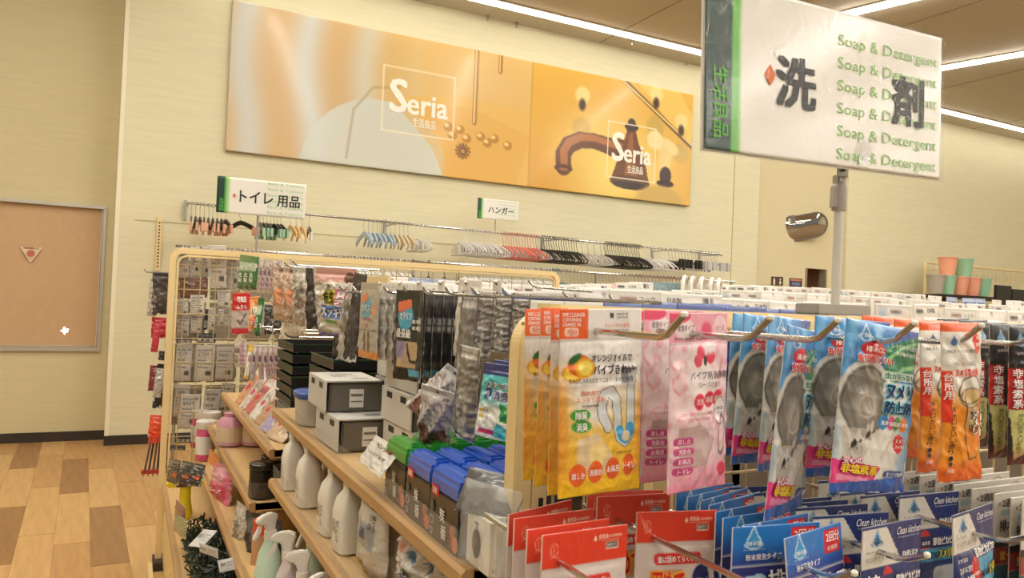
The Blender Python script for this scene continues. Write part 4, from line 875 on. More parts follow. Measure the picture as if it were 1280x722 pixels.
for i, (px, py, Y, lab) in enumerate([(1172, 398, .80, 'rearmost black drain packet behind the orange kitchen ones'), (1193, 400, .74, 'black drain packet second from the back'), (1215, 403, .68, 'black drain packet showing between the orange one and the front black ones'), (1238, 405, .62, 'black drain packet with red lettering near the right edge'), (1262, 408, .59, 'black drain packet cut off by the right edge of the view'), (1290, 408, .6, 'black drain packet just past the right edge')]):
    hang(S_blk, D_blk, (px, py), Y, .075, .185, lab, 'packet', g, yaw=-.1, roll=.03)
# lower rows hang from z = 1.16
def low(S, D, TLpx, TRpx, z0, wd, ht, lab, cat, g, lean=0.0, th=1.0):
    TL = aZ(TLpx[0], TLpx[1], z0)
    if TRpx:
        TR = aZ(TRpx[0], TRpx[1], z0); x = (TR-TL).normalized()
        if abs(x.y) > .35: x = Vector((.94, math.copysign(.35, x.y), 0))
    else: x = Vector((1, 0, 0))
    TR = TL+x*wd
    if TRpx and wd > .111:
        TR = aZ(TRpx[0], TRpx[1], z0); TL = TR-x*wd
    return fit(S, D, TL, TR, TL+Vector((0, -lean, -1)).normalized()*ht, lab, cat, g, th)
Z0 = 1.16
g = 'red oil hardener packets'
for i, (A_, B_) in enumerate([((636, 643), (718, 623)), ((643, 648), (744, 635)), ((659, 662), (771, 646)), ((678, 669), (783, 655))]):
    low(S_red, D_red, A_, B_, Z0, .11, .19, ['rearmost', 'second from rear', 'third from rear', 'frontmost'][i]+' red topped oil hardener packet in the left stack by the cream post', 'packet', g)
for i, (A_, B_) in enumerate([((734, 613), (834, 612)), ((746.6, 621), (838, 616)), ((796, 640), (893, 637))]):
    low(S_red, D_red, A_, B_, Z0, .105, .19, ['rearmost', 'middle', 'frontmost'][i]+' red topped oil hardener packet in the right stack', 'packet', g)
g = 'blue powder cleaner packets'
bl = [((850, 615), (917, 603)), ((856, 622), (925, 606)), ((863, 630), (935, 609)), ((878, 634), (950, 614.5)), ((892, 640.5), (970.6, 624.5)), ((907, 647), (993, 634.6)), ((932.6, 656), (1011, 640.5)), ((947, 657), (1025.5, 651.5)), ((965, 678), (1051, 651.5))]
for i, (A_, B_) in enumerate(bl):
    low(S_pow, D_pow, A_, B_, Z0, .12, .2, (ORD[i]+' blue powder cleaner packet counted from the back of its stack') if i < 8 else 'frontmost blue powder cleaner packet with its top bent forward', 'packet', g, lean=.0 if i < 8 else .12)
g = 'navy refill packets'
cl = [((939, 608), (990, 606)), ((949.5, 616), (1005, 612)), ((984, 625), (1040, 620)), ((995, 629), (1060, 624)), ((1025.5, 633), (1085, 629)), ((1054, 643), (1111, 639.4)), ((1079, 660), (1151.6, 646))]
for i, (A_, B_) in enumerate(cl): low(S_nav, D_nav, A_, B_, Z0, .114, .2, (ORD[i]+' navy refill packet with pale tag, counted from the back of the left navy stack') if i < 6 else 'frontmost navy refill packet of the left stack with white trapezoid tag', 'packet', g)
cl = [((1038, 600), (1100, 596)), ((1057, 616), (1125, 609)), ((1074, 620), (1150, 612)), ((1092, 623), (1199, 613))]
for i, (A_, B_) in enumerate(cl): low(S_nav, D_nav, A_, B_, Z0, .118, .2, ORD[i]+' navy refill packet from the back in the right navy stack', 'packet', g)
low(S_nav2, D_nav2, (1168, 652), (1240.5, 628), Z0, .122, .2, 'navy topped packet with clear lower half showing a white ring, hanging in front', 'packet', g, lean=.05)
g = 'grey two week cards'
for i, A_ in enumerate([(1128, 590), (1150, 594), (1170, 599), (1192, 605.5), (1215, 611), (1243, 617), (1264, 622), (1278, 626)]):
    low(S_card, D_card, A_, None, Z0, .187, .2, ORD[i]+' grey two week drain card from the back of the right hand stack', 'card', g)
# ---------------- goods on the left face ----------------
ZA, ZB, ZC, Z1, Z2, Z3, Z4 = 1.048, .865, .603, .915, .755, .581, .418
def simple(w, h, base, shapes, texts, seed, nx=24, ny=40, puff=.01, crink=.0015, m=None, name='packet', head=.1, noise=0):
    a = Art(w, h, nx, ny, base)
    for s_ in shapes:
        k = s_[0]; getattr(a, k)(*s_[1:])
    if noise: a.noise(noise, seed)
    fn = surf(w, h, puff, seed, crink=crink, head=head); L = Letters(w, h, fn, eps=.0012)
    for t in texts: (L.vert if t[0] == 'v' else L.put)(*t[1:6], t[6], **(t[7] if len(t) > 7 else {}))
    if not L.v: L.put('・', .48, .96, .5, .97, base)
    return spec(name, a, L, fn, m), (w, h)
def side(SD, TL, TR, BL, XL, XR, label, group=None, th=1.0, cat='packet', XB=None):
    return fit(SD[0], SD[1], aX(*TL, XL), aX(*TR, XR), aX(*BL, XB or XL), label, cat, group, th)
bo = {'bold': .05}
T_gray = simple(.07, .27, (126, 120, 112), [('rect', .1, .0, .9, .12, (196, 190, 182)), ('rect', .25, .45, .7, 1.1, (176, 172, 166)), ('path', [(.0, .06), (1, .06)], .003, (60, 56, 52))], [('v', '圧縮袋', .38, .6, .58, .75, (60, 56, 54))], 101, noise=.16, ny=60, crink=.0020)
T_white = simple(.07, .16, (226, 220, 208), [('rect', .3, .12, .6, .18, (110, 104, 98)), ('rect', .4, .45, .62, .62, (130, 124, 118))], [('p', '収納', .3, .3, .7, .36, K_)], 102)
T_black = simple(.09, .175, (26, 25, 27), [('ell', .40, .30, .024, .026, (70, 168, 204)), ('poly', [(.1, .14), (.55, .10), (.6, .19), (.15, .26)], (228, 116, 76)), ('rect', .12, .57, .95, .86, (196, 168, 130)), ('rect', .12, .57, .42, .76, (150, 136, 176)), ('path', [(.5, .60), (.6, .78), (.9, .80)], .006, (50, 44, 40)), ('rect', .55, .87, .95, .95, (96, 178, 212))],
                 [('p', 'カラリフ', .20, .25, .62, .33, W_, bo), ('p', '最長級', .12, .43, .62, .53, W_, bo), ('p', '8本', .66, .32, .92, .37, W_, bo), ('p', '8本', .66, .39, .92, .44, W_, bo)], 103, nx=50, ny=80)
T_black2 = simple(.09, .175, (24, 23, 25), [('rect', .2, .58, .8, .70, (84, 80, 78)), ('rect', .2, .78, .9, .84, (66, 62, 60)), ('rect', .3, .87, .95, .95, (86, 160, 196)), ('rect', .55, .30, .95, .37, (190, 188, 184)), ('rect', .55, .39, .95, .45, (190, 188, 184))], [('p', '8', .7, .31, .8, .36, K_, bo), ('p', '8', .7, .395, .8, .445, K_, bo)], 1031, nx=40, ny=60)
T_cara = simple(.095, .17, (178, 172, 160), [('ell', .42, .34, .026, .027, (80, 160, 190)), ('poly', [(.12, .18), (.45, .13), (.5, .24), (.16, .28)], (222, 118, 74)), ('rect', .72, .30, .9, .42, (226, 160, 104)), ('rect', .05, .62, .95, .635, (120, 112, 104)), ('ell', .4, .8, .006, .03, (110, 96, 86)), ('ell', .6, .8, .006, .03, (110, 96, 86)), ('vgrad', .88, .93, (228, 140, 60))],
                [('p', 'カラリフ', .20, .29, .62, .38, W_, bo), ('p', 'ふんわり手袋', .2, .46, .75, .51, (200, 120, 90), bo), ('p', '5本指', .3, .53, .6, .58, (200, 120, 90))], 104, nx=50, ny=80, noise=.05)
T_text = simple(.12, .18, (222, 218, 208), [('poly', [(.1, 0), (1, 0), (1, .2), (.05, .2)], (222, 170, 160)), ('ell', .85, .13, .012, .014, (110, 70, 56)), ('rect', .34, .30, .60, .50, (226, 214, 60)), ('rect', .60, .28, .84, .50, (228, 120, 160)), ('rect', .26, .52, .80, .70, (90, 130, 200)), ('rect', .28, .72, .62, .78, (120, 190, 90)), ('vgrad', .90, .97, (50, 70, 176))],
                [('p', '防虫', .36, .31, .59, .49, (40, 40, 40), bo), ('p', '臭', .63, .3, .82, .49, W_, bo), ('p', 'スッキリ', .28, .54, .78, .68, W_, bo), ('v', '消臭バイオ', .02, .45, .12, .88, (70, 110, 170))], 105, nx=50, ny=80, puff=.02, crink=.003)
T_pink = simple(.1, .2, (206, 178, 156), [('ell', .6, .5, .02, .03, (224, 150, 110)), ('rect', .3, .05, .7, .1, (80, 66, 60))], [('p', 'スポンジ', .3, .2, .7, .26, (120, 90, 80))], 106, noise=.22, puff=.025, crink=.004)
T_clear = simple(.1, .2, (200, 194, 184), [('rect', .3, .3, .7, .7, (150, 140, 128))], [], 107, noise=.25, puff=.02, crink=.004)
T_dark = simple(.1, .2, (66, 58, 56), [('rect', .2, .4, .8, .7, (90, 80, 76))], [], 108, noise=.3, puff=.012, crink=.003)
T_stick = simple(.04, .15, (206, 186, 156), [('rect', .3, 0, .7, 1, (226, 214, 194)), ('rect', .3, .3, .7, .36, (120, 110, 100))], [], 109, nx=12, ny=24, noise=.05)
T_green = simple(.07, .2, (40, 120, 52), [('rect', .1, .2, .9, .45, (200, 220, 200)), ('rect', .0, .9, 1, 1, (30, 80, 40))], [('v', '抗菌', .3, .5, .7, .8, W_, bo)], 110)
T_wstripe = simple(.07, .2, (214, 206, 196), [('rect', .1, .3, .9, .5, (100, 90, 96)), ('rect', .6, .05, .9, .9, (190, 150, 180))], [('v', '日本製', .2, .55, .5, .85, K_)], 111)
T_red = simple(.11, .17, (206, 196, 188), [('rect', -.1, -.1, 1.1, .42, (214, 46, 48)), ('rect', -.1, .85, 1.1, 1.1, (214, 60, 80)), ('path', [(.3, .65), (.45, .75), (.75, .5)], .008, (90, 90, 110))], [('p', '特価品', .25, .08, .75, .22, W_, bo), ('p', 'ふきん', .2, .28, .8, .38, W_, bo)], 112)
T_or = simple(.08, .15, (226, 140, 60), [('rect', .2, .3, .8, .6, (236, 214, 180)), ('rect', .3, .65, .7, .9, (220, 80, 50))], [('p', '11', .35, .38, .65, .55, (90, 60, 40), bo)], 113)
T_yel = simple(.06, .13, (232, 190, 70), [('rect', .0, .2, 1, .9, (226, 220, 208)), ('rect', .2, .3, .8, .5, (170, 120, 150))], [], 114)
T_silver = simple(.12, .2, (190, 182, 178), [('rect', -.1, -.1, 1.1, .16, (206, 202, 196)), ('ell', .5, .06, .006, .003, K_), ('poly', [(.05, .55), (.95, .62), (.95, .95), (.1, .98)], (134, 86, 80))], [('p', 'JAPAN', .7, .1, .9, .14, (60, 60, 60))], 115, nx=40, ny=60, noise=.06, puff=.02, crink=.004)
T_omu = simple(.085, .17, (90, 190, 196), [('rect', -.1, -.1, 1.1, .16, (40, 44, 110)), ('vgrad', .45, .6, (236, 240, 232)), ('ell', .28, .40, .010, .014, (20, 50, 120)), ('poly', [(.7, .5), (1, .6), (1, .78), (.75, .75)], (40, 160, 80)), ('poly', [(.5, .95), (.7, .78), (1, .85), (1, 1)], (60, 180, 200)), ('rect', .08, .62, .22, .66, (220, 180, 60)), ('rect', .08, .70, .22, .74, (220, 180, 60)), ('rect', .10, .88, .6, .94, (226, 60, 120))],
               [('p', 'おむつゴミ', .22, .25, .95, .33, K_, {'bold': .05, 'out': (255, 255, 255)}), ('p', '消臭', .45, .36, .95, .48, (30, 60, 140), {'bold': .06, 'out': (255, 255, 255)}), ('p', 'の袋', .2, .37, .36, .43, W_), ('p', '15L', .25, .62, .4, .66, K_), ('p', '70枚', .25, .7, .42, .74, K_)], 116, nx=50, ny=80, puff=.006)
T_grad = simple(.1, .12, (120, 124, 124), [('rect', .1, .2, .9, .24, (150, 154, 150))], [('p', '日用雑貨', .3, .4, .8, .5, W_)], 117)
g = 'grey clear zipper bags'
for i, px in enumerate([578, 597, 620, 642]):
    side(T_gray, (px, 362+i), (px+22, 364+i), (px-2, [540, 448, 440, 440][i]), .53+.02*i, .55+.02*i, 'grey see-through long packet, %s from the left on the hook rail beside the cream post' % ORD[i], g)
side(T_gray, (575, 430), (600, 436), (568, 545), .49, .50, 'crumpled clear packet hanging low in front of the grey ones', g)
side(T_white, (574, 347), (602, 350), (572, 446), .545, .56, 'white slim packet between black packets and grey clear bags')
side(T_omu, (606, 452), (646, 458), (612, 548), .50, .53, 'teal and navy odour packet with white lettering against the cream post')
for i in range(2): side((T_omu[0], T_omu[1]), (618+12*i, 449-i), (650+8*i, 453), (622+10*i, 540), .535+.02*i, .56+.02*i, 'teal and navy odour packet, %s one behind the front one' % ORD[i], 'odour packets behind')
g = 'black drain packets on the side hook'
for i in range(8):
    X = .475+.021*i; y0 = aX(496, 350, .475).y
    TL = Vector((X, y0, 1.415)); TR = Vector((X+(.030 if i == 0 else .004), y0-.09, 1.415)); fit(*(T_black if i == 0 else T_black2)[:2], TL, TR, TL-Vector((-.0, 0, .178)), 'c', 'packet', g, .5)['label'] = ('front black packet with blue round mark and photo strip' if i == 0 else 'black packet, %s behind the front one with the blue round mark' % ORD[i-1])
for i in range(7):
    X = .465+.016*i; y0 = aX(452, 342, .465).y; TL = Vector((X, y0, 1.43)); TR = Vector((X+.01, y0-.11, 1.43))
    fit(*((T_cara if i == 0 else T_clear)[:2]), TL, TR, TL-Vector((0, 0, .168)), 'beige packet with blue round mark and orange foot' if i == 0 else 'clear silver packet, %s behind the beige one' % ORD[i-1], 'packet', 'packets of the beige row', .5)
for i, (px, c) in enumerate([(428, T_dark), (436, T_clear), (443, T_dark)]):
    side(c, (px, 340), (px+16, 343), (px-2, 452), .52, .54, ['narrow dark packet edge left of the beige packet', 'narrow silver packet edge left of the beige packet', 'second narrow dark packet touching the beige packet'][i])
side(T_text, (391, 333), (446, 336), (380, 416), .45, .53, 'white bag with yellow and pink lettering blocks and crumpled blue foot', th=1.3)
for i, (px, py, X, T, lab) in enumerate([(341, 332, .47, T_pink, 'leftmost pinkish clear bag of the far hooks'), (354, 333, .47, T_pink, 'pinkish clear bag with orange spot next to it'), (366, 333, .46, T_clear, 'shiny clear bag with white contents'), (382, 334, .47, T_dark, 'dark bag left of the bag with coloured lettering')]):
    side(T, (px, py), (px+26, py+2), (px-6, 398+i*4), X, X+.05, lab, th=1.2)
for i in range(6): side(T_stick, (352+4.5*i, 402+i), (357+5*i, 403+i), (351+4.5*i, 447), .50+.012*i, .51+.012*i, 'thin beige stick packet, %s from the left below the pinkish bags' % ORD[i], 'beige stick packets')
for i in range(5): side(T_wstripe, (322+5*i, 321+i), (327+6*i, 322+i), (321+5*i, 366), .49, .50, 'white printed narrow packet, %s from the left near the far end' % ORD[i], 'white narrow packets')
for i in range(3): side(T_green, (300+7*i, 318+i), (310+7*i, 319+i), (299+7*i, 361), .46, .48, 'green narrow packet, %s from the left at the far end' % ORD[i], 'green packets')
side(T_red, (291, 366), (313, 366), (288, 418), .42, .50, 'red and white packet hanging at the far end behind the wire mesh')
side(T_or, (312, 371), (325, 370), (312, 413), .46, .50, 'orange packet right of the red and white one'); side(T_green, (323, 372), (331, 372), (323, 420), .49, .51, 'dark green packet edge right of the orange packet')
for i in range(3): side(T_dark, (331+11*i, 380), (342+11*i, 381), (330+11*i, 418), .52, .56, 'dark brown packet, %s from the left under the white narrow packets' % ORD[i], 'dark brown packets')
side(T_wstripe, (293, 424), (308, 424), (291, 458), .42, .45, 'small pale packet with lilac print left of the yellow one')
for i in range(7): side(T_yel if i == 0 else T_wstripe, (311+6*i, 430+i*.5), (317+6.5*i, 431), (310+5.5*i, 474), .45+.01*i, .47+.01*i, 'yellow edged small packet' if i == 0 else 'small white packet, %s right of the yellow edged one' % ORD[i-1], 'small packets on the second row')
# side hooks reaching over the packets
SH = ('side_hook', MB().tube([(.30, 0, 0), (.03, 0, 0), (.018, 0, .003), (0, 0, .02)], .0028, 6).mesh('side_hook', chrome, smooth=True), [('price_tag', MB().box(.002, .004, -.014, .014, .006, .022).mesh('price_tag', cardw, bevel=.0008)), ('tip', MB().lathe([(.0005, -.003), (.0035, 0), (.0005, .003)], c=(0, 0, .02), n=8).mesh('tip', MATS['tip_white']))])
hk = [(.47, y, 1.408) for y in (.98, 1.09, 1.20, 1.31, 1.42, 1.55, 1.68, 1.8, 1.93, 2.06, 2.18, 2.32)]+[(.455, y, 1.49) for y in (2.5, 2.65, 2.8, 2.95, 3.1, 3.25, 3.4, 3.55, 3.7, 3.85)]+[(.46, y, 1.25) for y in (2.6, 2.85, 3.1, 3.35)]
for i, p in enumerate(hk): spawn(SH, 'chrome side hook above the shelves, %s from the near end of the %s row' % (ORD[i if i < 12 else (i-12 if i < 22 else i-22)], 'near' if i < 12 else ('upper far' if i < 22 else 'lower far')), 'hook', 'side hooks', loc=p)
rl = MB().box(.755, .765, .95, 2.35, 1.35, 1.385).build('hook_rail', cream, un); MB().box(.755, .765, 2.4, 4.1, 1.38, 1.47).build('hook_rail', cream, un)

# ---- boxes, bottles and pouches on the shelf boards ----
def stor_box(w=.140, d=.200, h=.075):
    sl_m = mat('sleeve_card', (206, 203, 196), .5); bodym = mat('grey_box_body', (104, 98, 90), .45)
    r = None
    parts = [('body', MB().box(.012, w, .006, d, 0, h-.006).mesh('body', bodym, bevel=.004)),
             ('sleeve', MB().box(.0, w-.004, 0, d, h-.004, h).box(0, .004, 0, d, .002, h-.002).mesh('sleeve', sl_m, bevel=.001)),
             ('label_sticker', MB().box(w*.42, w*.66, .003, .006, h*.15, h*.72).mesh('label_sticker', cardw)),
             ('slot', MB().box(-.0008, .001, d*.15, d*.33, h*.72, h*.90).mesh('slot', black)), ('slot', MB().box(-.0008, .001, d*.62, d*.80, h*.72, h*.90).mesh('slot', black))]
    L = Letters(w, d)
    for i, (t, y) in enumerate((('フタ付き', .25), ('収納ケース', .45))): L.put(t, .25, y, .7, y+.13, (70, 66, 62), bold=.04)
    L.put('|||||||', .55, .7, .8, .85, (60, 56, 52), bold=.03)
    vv = [(x+w/2, d+z, h+.0008) for (x, y, z) in L.v]; L.v = vv
    L2 = MB().box(w*.44, w*.64, .0018, .003, h*.5, h*.58, (110, 106, 100)).box(w*.44, w*.64, .0018, .003, h*.32, h*.36, (150, 146, 140)); L.add(L2.v, L2.f, None); L.c[-12:] = [(120, 116, 110)]*12
    parts.append(('lettering', L.mesh2()))
    return ('storage_box', None, parts)
SB = stor_box()
p0 = aZ(431, 563, ZA)
for (x, y, z, rz_, lab) in [(.422, 1.66, ZA, .02, 'grey storage box in white card sleeve, lower one of the near pair'), (.412, 1.75, ZA+.0755, -.02, 'grey storage box in white card sleeve on top of the near pair'),
    (.525, 1.455, ZA, 0, 'grey sleeved box at the bottom of the dark stack'), (.520, 1.46, ZA+.0755, 0, 'grey sleeved box, second of the dark stack'), (.528, 1.45, ZA+.151, .02, 'grey sleeved box, third of the dark stack'), (.535, 1.46, ZA+.2265, -.02, 'grey sleeved box at the top of the dark stack'),
    (.575, 1.68, ZA, 0, 'bottom sleeved box of the farther stack'), (.570, 1.68, ZA+.0755, 0, 'second sleeved box of the farther stack'), (.572, 1.675, ZA+.151, 0, 'third sleeved box of the farther stack')]:
    spawn(SB, lab, 'box', 'sleeved storage boxes', loc=(x, y, z), rz=rz_)
def tray(): return ('black_tray', MB().add([], []).box(-.11, .11, -.13, .13, 0, .004).box(-.125, -.118, -.14, .14, .004, .03).box(.118, .125, -.14, .14, .004, .03).box(-.118, .118, -.14, -.133, .004, .03).box(-.118, .118, .133, .14, .004, .03).mesh('black_tray', black), [('edge', MB().box(-.127, -.124, -.142, .142, .028, .032).box(-.127, .127, -.143, -.141, .028, .032).mesh('edge', mat('dark_green', (34, 66, 40), .4)))])
TR_ = tray()
for i in range(9): spawn(TR_, 'black tray with green rim, %s from the bottom of the far pile' % ORD[i], 'tray', 'black trays far pile', loc=(.60, 2.62+.004*(i % 2), Z1+.036*i))
for i in range(5): spawn(TR_, 'black tray, %s from the bottom of the pile behind the blue lid tub' % ORD[i], 'tray', 'black trays near pile', loc=(.62, 2.16, ZA+.036*i), rz=.03*(i % 2))
tub = empty('lidded_tub', (.468, 2.06, ZA)); tag(tub, 'clear plastic tub with blue lid next to the sleeved boxes', 'tub')
MB().lathe([(.05, 0), (.055, .005), (.06, .075), (.06, .078)], n=24, sq=.5).build('body', mat('milky_plastic', (196, 190, 176), .35), tub, smooth=True); MB().lathe([(.062, .072), (.064, .076), (.064, .086), (.055, .09)], n=24, sq=.5).build('lid', mat('blue_lid', (64, 96, 168), .35), tub, smooth=True)
MB().box(-.02, .02, -.0625, -.058, .01, .05).build('label_sticker', mat('lilac_label', (150, 150, 190), .5), tub)
side(T_silver, (527, 479), (568, 492), (493, 541), .445, .49, 'silver pouch with reddish contents leaning on the shelf, front one', th=1.2, XB=.43)
side(T_silver, (560, 454), (584, 472), (524, 520), .50, .54, 'silver pouch leaning behind the front one', th=1.2, XB=.47)
T_fold = simple(.1, .1, (222, 220, 214), [('rect', .0, .0, 1, .01, (190, 188, 180))], [('p', 'ハンディ', .25, .15, .9, .32, K_, bo), ('p', 'くじ引けます', .15, .45, .85, .58, (80, 80, 80))], 118, puff=.003)
side(T_fold, (470, 543), (500, 562), (437, 566), .435, .425, 'creased white card with black writing lying on the shelf edge', cat='card', XB=.405)
# deodoriser boxes
def deo(c, seed):
    lid = mat('deo_lid_%d' % c[1], c, .3, coat=.5); w, d, h = .041, .110, .105
    body = MB().box(0, w, 0, d, 0, h*.68).mesh('carton', mat('carton_black', (34, 32, 32), .35, coat=.4), bevel=.0015)
    top = MB().prism([(0.0, h*.66), (0, h*.90), (.006, h), (w-.006, h), (w, h*.90), (w, h*.66)], 0, d).mesh('lid', lid, bevel=.005)
    ridge = MB().prism([(.010, h), (.014, h+.003), (w-.014, h+.003), (w-.010, h)], .012, d-.03).mesh('lid_ridge', lid, bevel=.001)
    L = Letters(d, h, eps=.001)
    L.put('炭', .40, .50, .58, .68, W_, bold=.03); L.put('番', .46, .72, .64, .9, W_, bold=.03); L.put('●', .05, .48, .20, .62, (90, 88, 86)); L.put('○', .05, .68, .2, .8, (200, 196, 190)); L.put('0', .05, .84, .18, .95, (200, 196, 190))
    L.put('消臭', .12, .27, .28, .36, W_, bold=.05)
    # printed rose and red tag on the long side
    q = MB()
    for (u_, v_, r_, cc) in ((.82, .72, .009, (196, 90, 70)), (.92, .86, .012, (214, 130, 100)), (.78, .88, .010, (120, 60, 50)), (.9, .66, .006, (90, 120, 60))):
        n_ = 10; q.add([((u_-.5)*d+r_*math.cos(2*PI*k_/n_), -.0008, -v_*h+r_*math.sin(2*PI*k_/n_)) for k_ in range(n_)], [tuple(range(n_))], cc)
    q.add([((.08-.5)*d, -.0009, -.24*h), ((.34-.5)*d, -.0009, -.24*h), ((.34-.5)*d, -.0009, -.39*h), ((.08-.5)*d, -.0009, -.39*h)], [(0, 1, 2, 3)], (206, 40, 44))
    L.add(q.v, q.f, None); L.c[-5:] = q.c
    # long side faces -x : map (x,y,z)->( y , d/2 - x , z+h)
    L.v = [(y, d/2-x, z+h) for (x, y, z) in L.v]
    return ('deodoriser_box', None, [('carton', body), ('lid', top), ('lid_ridge', ridge), ('print', L.mesh2('print'))])
DG = deo((46, 150, 50), 1); DB = deo((30, 88, 196), 2)
for i in range(5): spawn(DG, 'green topped deodoriser box, %s from the left in the green row' % ORD[i], 'box', 'green deodoriser boxes', loc=(.418+.046*i, 1.185+.012*i, ZA), rz=-.02*i)
for r_ in range(3):
    for c_ in range(5):
        if r_ == 0 and c_ > 3: continue
        spawn(DB, 'blue topped deodoriser box in the %s row from the front, %s from the shelf edge' % (['front', 'middle', 'back'][r_], ORD[c_]), 'box', 'blue deodoriser boxes', loc=(.412+.046*c_+.002*r_, .945+.115*r_ if r_ < 2 else 1.072, ZA) if r_ < 2 else (.412+.046*(c_+5), 1.06, ZA))
# apple case in a bag
ap = empty('apple_case', (.415, .845, ZA)); tag(ap, 'white plastic case with an apple print in a clear bag', 'case')
MB().box(0, .05, 0, .082, 0, .078).build('case', white, ap, bevel=.006)
q = MB(); n_ = 16
q.add([(-.0008, .045+.013*math.cos(2*PI*k_/n_), .036+.019*math.sin(2*PI*k_/n_)) for k_ in range(n_)], [tuple(range(n_))], (90, 76, 64)); q.box(-.0009, -.0005, .044, .046, .054, .062, (60, 50, 44)).box(-.0009, -.0005, .040, .052, .0615, .0635, (60, 50, 44))
q.build('apple_print', INK, ap)
MB().box(.012, .04, .020, .060, .0775, .0788).build('lid_slot', mat('slot_grey', (110, 106, 100), .5), ap, bevel=.0003)
bagm = surf(.10, .1, .012, 77, crink=.004); 
ga = Art(.1, .06, 20, 14, (92, 94, 94)); ga.rect(.6, .3, .85, .6, (190, 190, 186)); hd = grid_mesh('header', ga, surf(.1, .06, .004, 5), PRINT)
o = lobj('bag_header', hd, ap, (.03, .05, .125)); o.rotation_euler = (-.5, 0, -1.1)
bg = Art(.1, .11, 18, 20, (230, 230, 226)); o = lobj('bag', grid_mesh('bag', bg, bagm, film), ap, (.012, .03, .115)); o.rotation_euler = (-.1, 0, -1.2)
# bottles on the middle shelf
def bottle(h=.15, sq=.45, c=(232, 226, 212), lab=None):
    m = mat('bottle_%d' % c[0], c, .35)
    return ('spray_refill_bottle', MB().lathe([(.026, 0), (.029, .003), (.0295, h*.55), (.024, h*.72), (.014, h*.82), (.0125, h*.84), (.0125, h*.92)], n=24, sq=sq, sy=1.15).mesh('bottle', m, smooth=True),
            [('cap', MB().lathe([(.015, h*.90), (.0155, h*.92), (.0145, h), (.012, h+.002)], n=20).mesh('cap', m, smooth=True)), ('measure_line', MB().box(-.0302, -.0298, -.02, .02, h*.36, h*.365).mesh('measure_line', mat('line_grey', (190, 184, 170), .5))),
             ('lettering', _lab(h))])
def _lab(h):
    L = Letters(.05, .06, eps=.0005); L.vert('詰替', .2, .1, .45, .6, (120, 90, 80)); L.vert('ボトル', .55, .1, .8, .9, (90, 86, 84)); L.v = [(y-.0300, -x, z+h*.5) for x, y, z in L.v]; return L.mesh2()
BT = bottle(.152)
for i, (px, py) in enumerate([(377, 612), (398, 634), (424, 670), (447, 692)]):
    p = aZ(px, py, ZB); x = max(p.x, .415); spawn(BT, 'plain white square bottle on the middle shelf, %s from the far end' % ORD[i], 'bottle', 'white square bottles', loc=(.418+.004*i, p.y+.03, ZB), rz=.05*i)
for i, (px, py) in enumerate([(392, 612), (415, 640), (440, 668)]):
    p = aZ(px, py, ZB); spawn(BT, 'plain white square bottle in the second line, %s from the far end' % ORD[i], 'bottle', 'white square bottles', loc=(.49, p.y+.10, ZB), rz=.1)
T_ref = simple(.09, .15, (206, 200, 190), [('rect', .2, .3, .8, .6, (150, 156, 160)), ('rect', .3, .36, .55, .5, (60, 70, 100)), ('vgrad', .8, .9, (110, 100, 84)), ('poly', [(.1, .6), (.5, .6), (.3, .75)], (180, 200, 130))], [('p', '詰替用', .5, .05, .9, .12, (200, 60, 60)), ('p', '重曹', .15, .84, .5, .93, (220, 200, 80), bo), ('v', '洗剤', .6, .15, .8, .35, (100, 100, 100))], 119, puff=.018, nx=30, ny=50, noise=.04)
for i in range(3): side(T_ref, (452+17*i, 612+10*i), (486+17*i, 635+10*i), (446+17*i, 702+8*i), .425+.03*i, .435+.03*i, 'standing refill pouch with grey foot, %s from the left on the middle shelf' % ORD[i], 'refill pouches', th=1.3)
T_cb = simple(.1, .14, (214, 210, 204), [('rect', .3, .55, .6, .7, (70, 76, 84)), ('ell', .7, .35, .012, .012, (80, 130, 180)), ('ell', .3, .3, .02, .01, (226, 160, 140))], [('p', 'LEC', .34, .57, .56, .68, W_, bo)], 120, puff=.02, crink=.005, nx=30, ny=40, noise=.08)
for i in range(4): side(T_cb, (500+20*i, 650+14*i), (535+22*i, 672+16*i), (490+20*i, 724+8*i), .43+.02*i, .445+.02*i, 'crumpled clear bag with white contents, %s from the left on the middle shelf' % ORD[i], 'crumpled clear bags', th=1.2)
# trigger sprays on the lowest visible near shelf
def trig(c, lc):
    m = mat('trigger_%d_%d' % (c[0], lc[1]), c, .35); lm = mat('label_%d_%d' % (lc[0], lc[1]), lc, .35)
    return ('trigger_spray', None, [('bottle', MB().lathe([(.03, 0), (.034, .004), (.034, .07), (.026, .12), (.014, .15), (.013, .165)], n=20, sy=1.2).mesh('bottle', lm, smooth=True)), ('collar', MB().lathe([(.016, .158), (.016, .178)], n=16).mesh('collar', m)),
        ('head', MB().prism([(-.042, .212), (-.042, .202), (-.018, .196), (-.010, .176), (.010, .176), (.013, .20), (.018, .218), (.0, .226), (-.025, .222)], -.008, .008).mesh('head', m, bevel=.003)), ('trigger', MB().prism([(-.026, .198), (-.034, .196), (-.050, .165), (-.045, .160), (-.028, .18)], -.005, .005).mesh('trigger', m, bevel=.0015))])
TS1 = trig((232, 228, 220), (200, 226, 206)); TS2 = trig((230, 226, 218), (222, 206, 214))
for i, (y, X, s_) in enumerate([(2.02, .35, TS1), (1.85, .365, TS2), (1.93, .44, TS1), (1.70, .37, TS1), (1.55, .375, TS2)]):
    spawn(s_, 'white trigger spray bottle, %s from the left under the middle shelf' % ORD[i], 'spray bottle', 'trigger spray bottles', loc=(X, y, ZC), rz=.4*(-1)**i)
pb = empty('purple_bag', (.36, 1.45, ZC)); tag(pb, 'bit of purple wrapped item at the bottom below the spray bottles', 'bag')
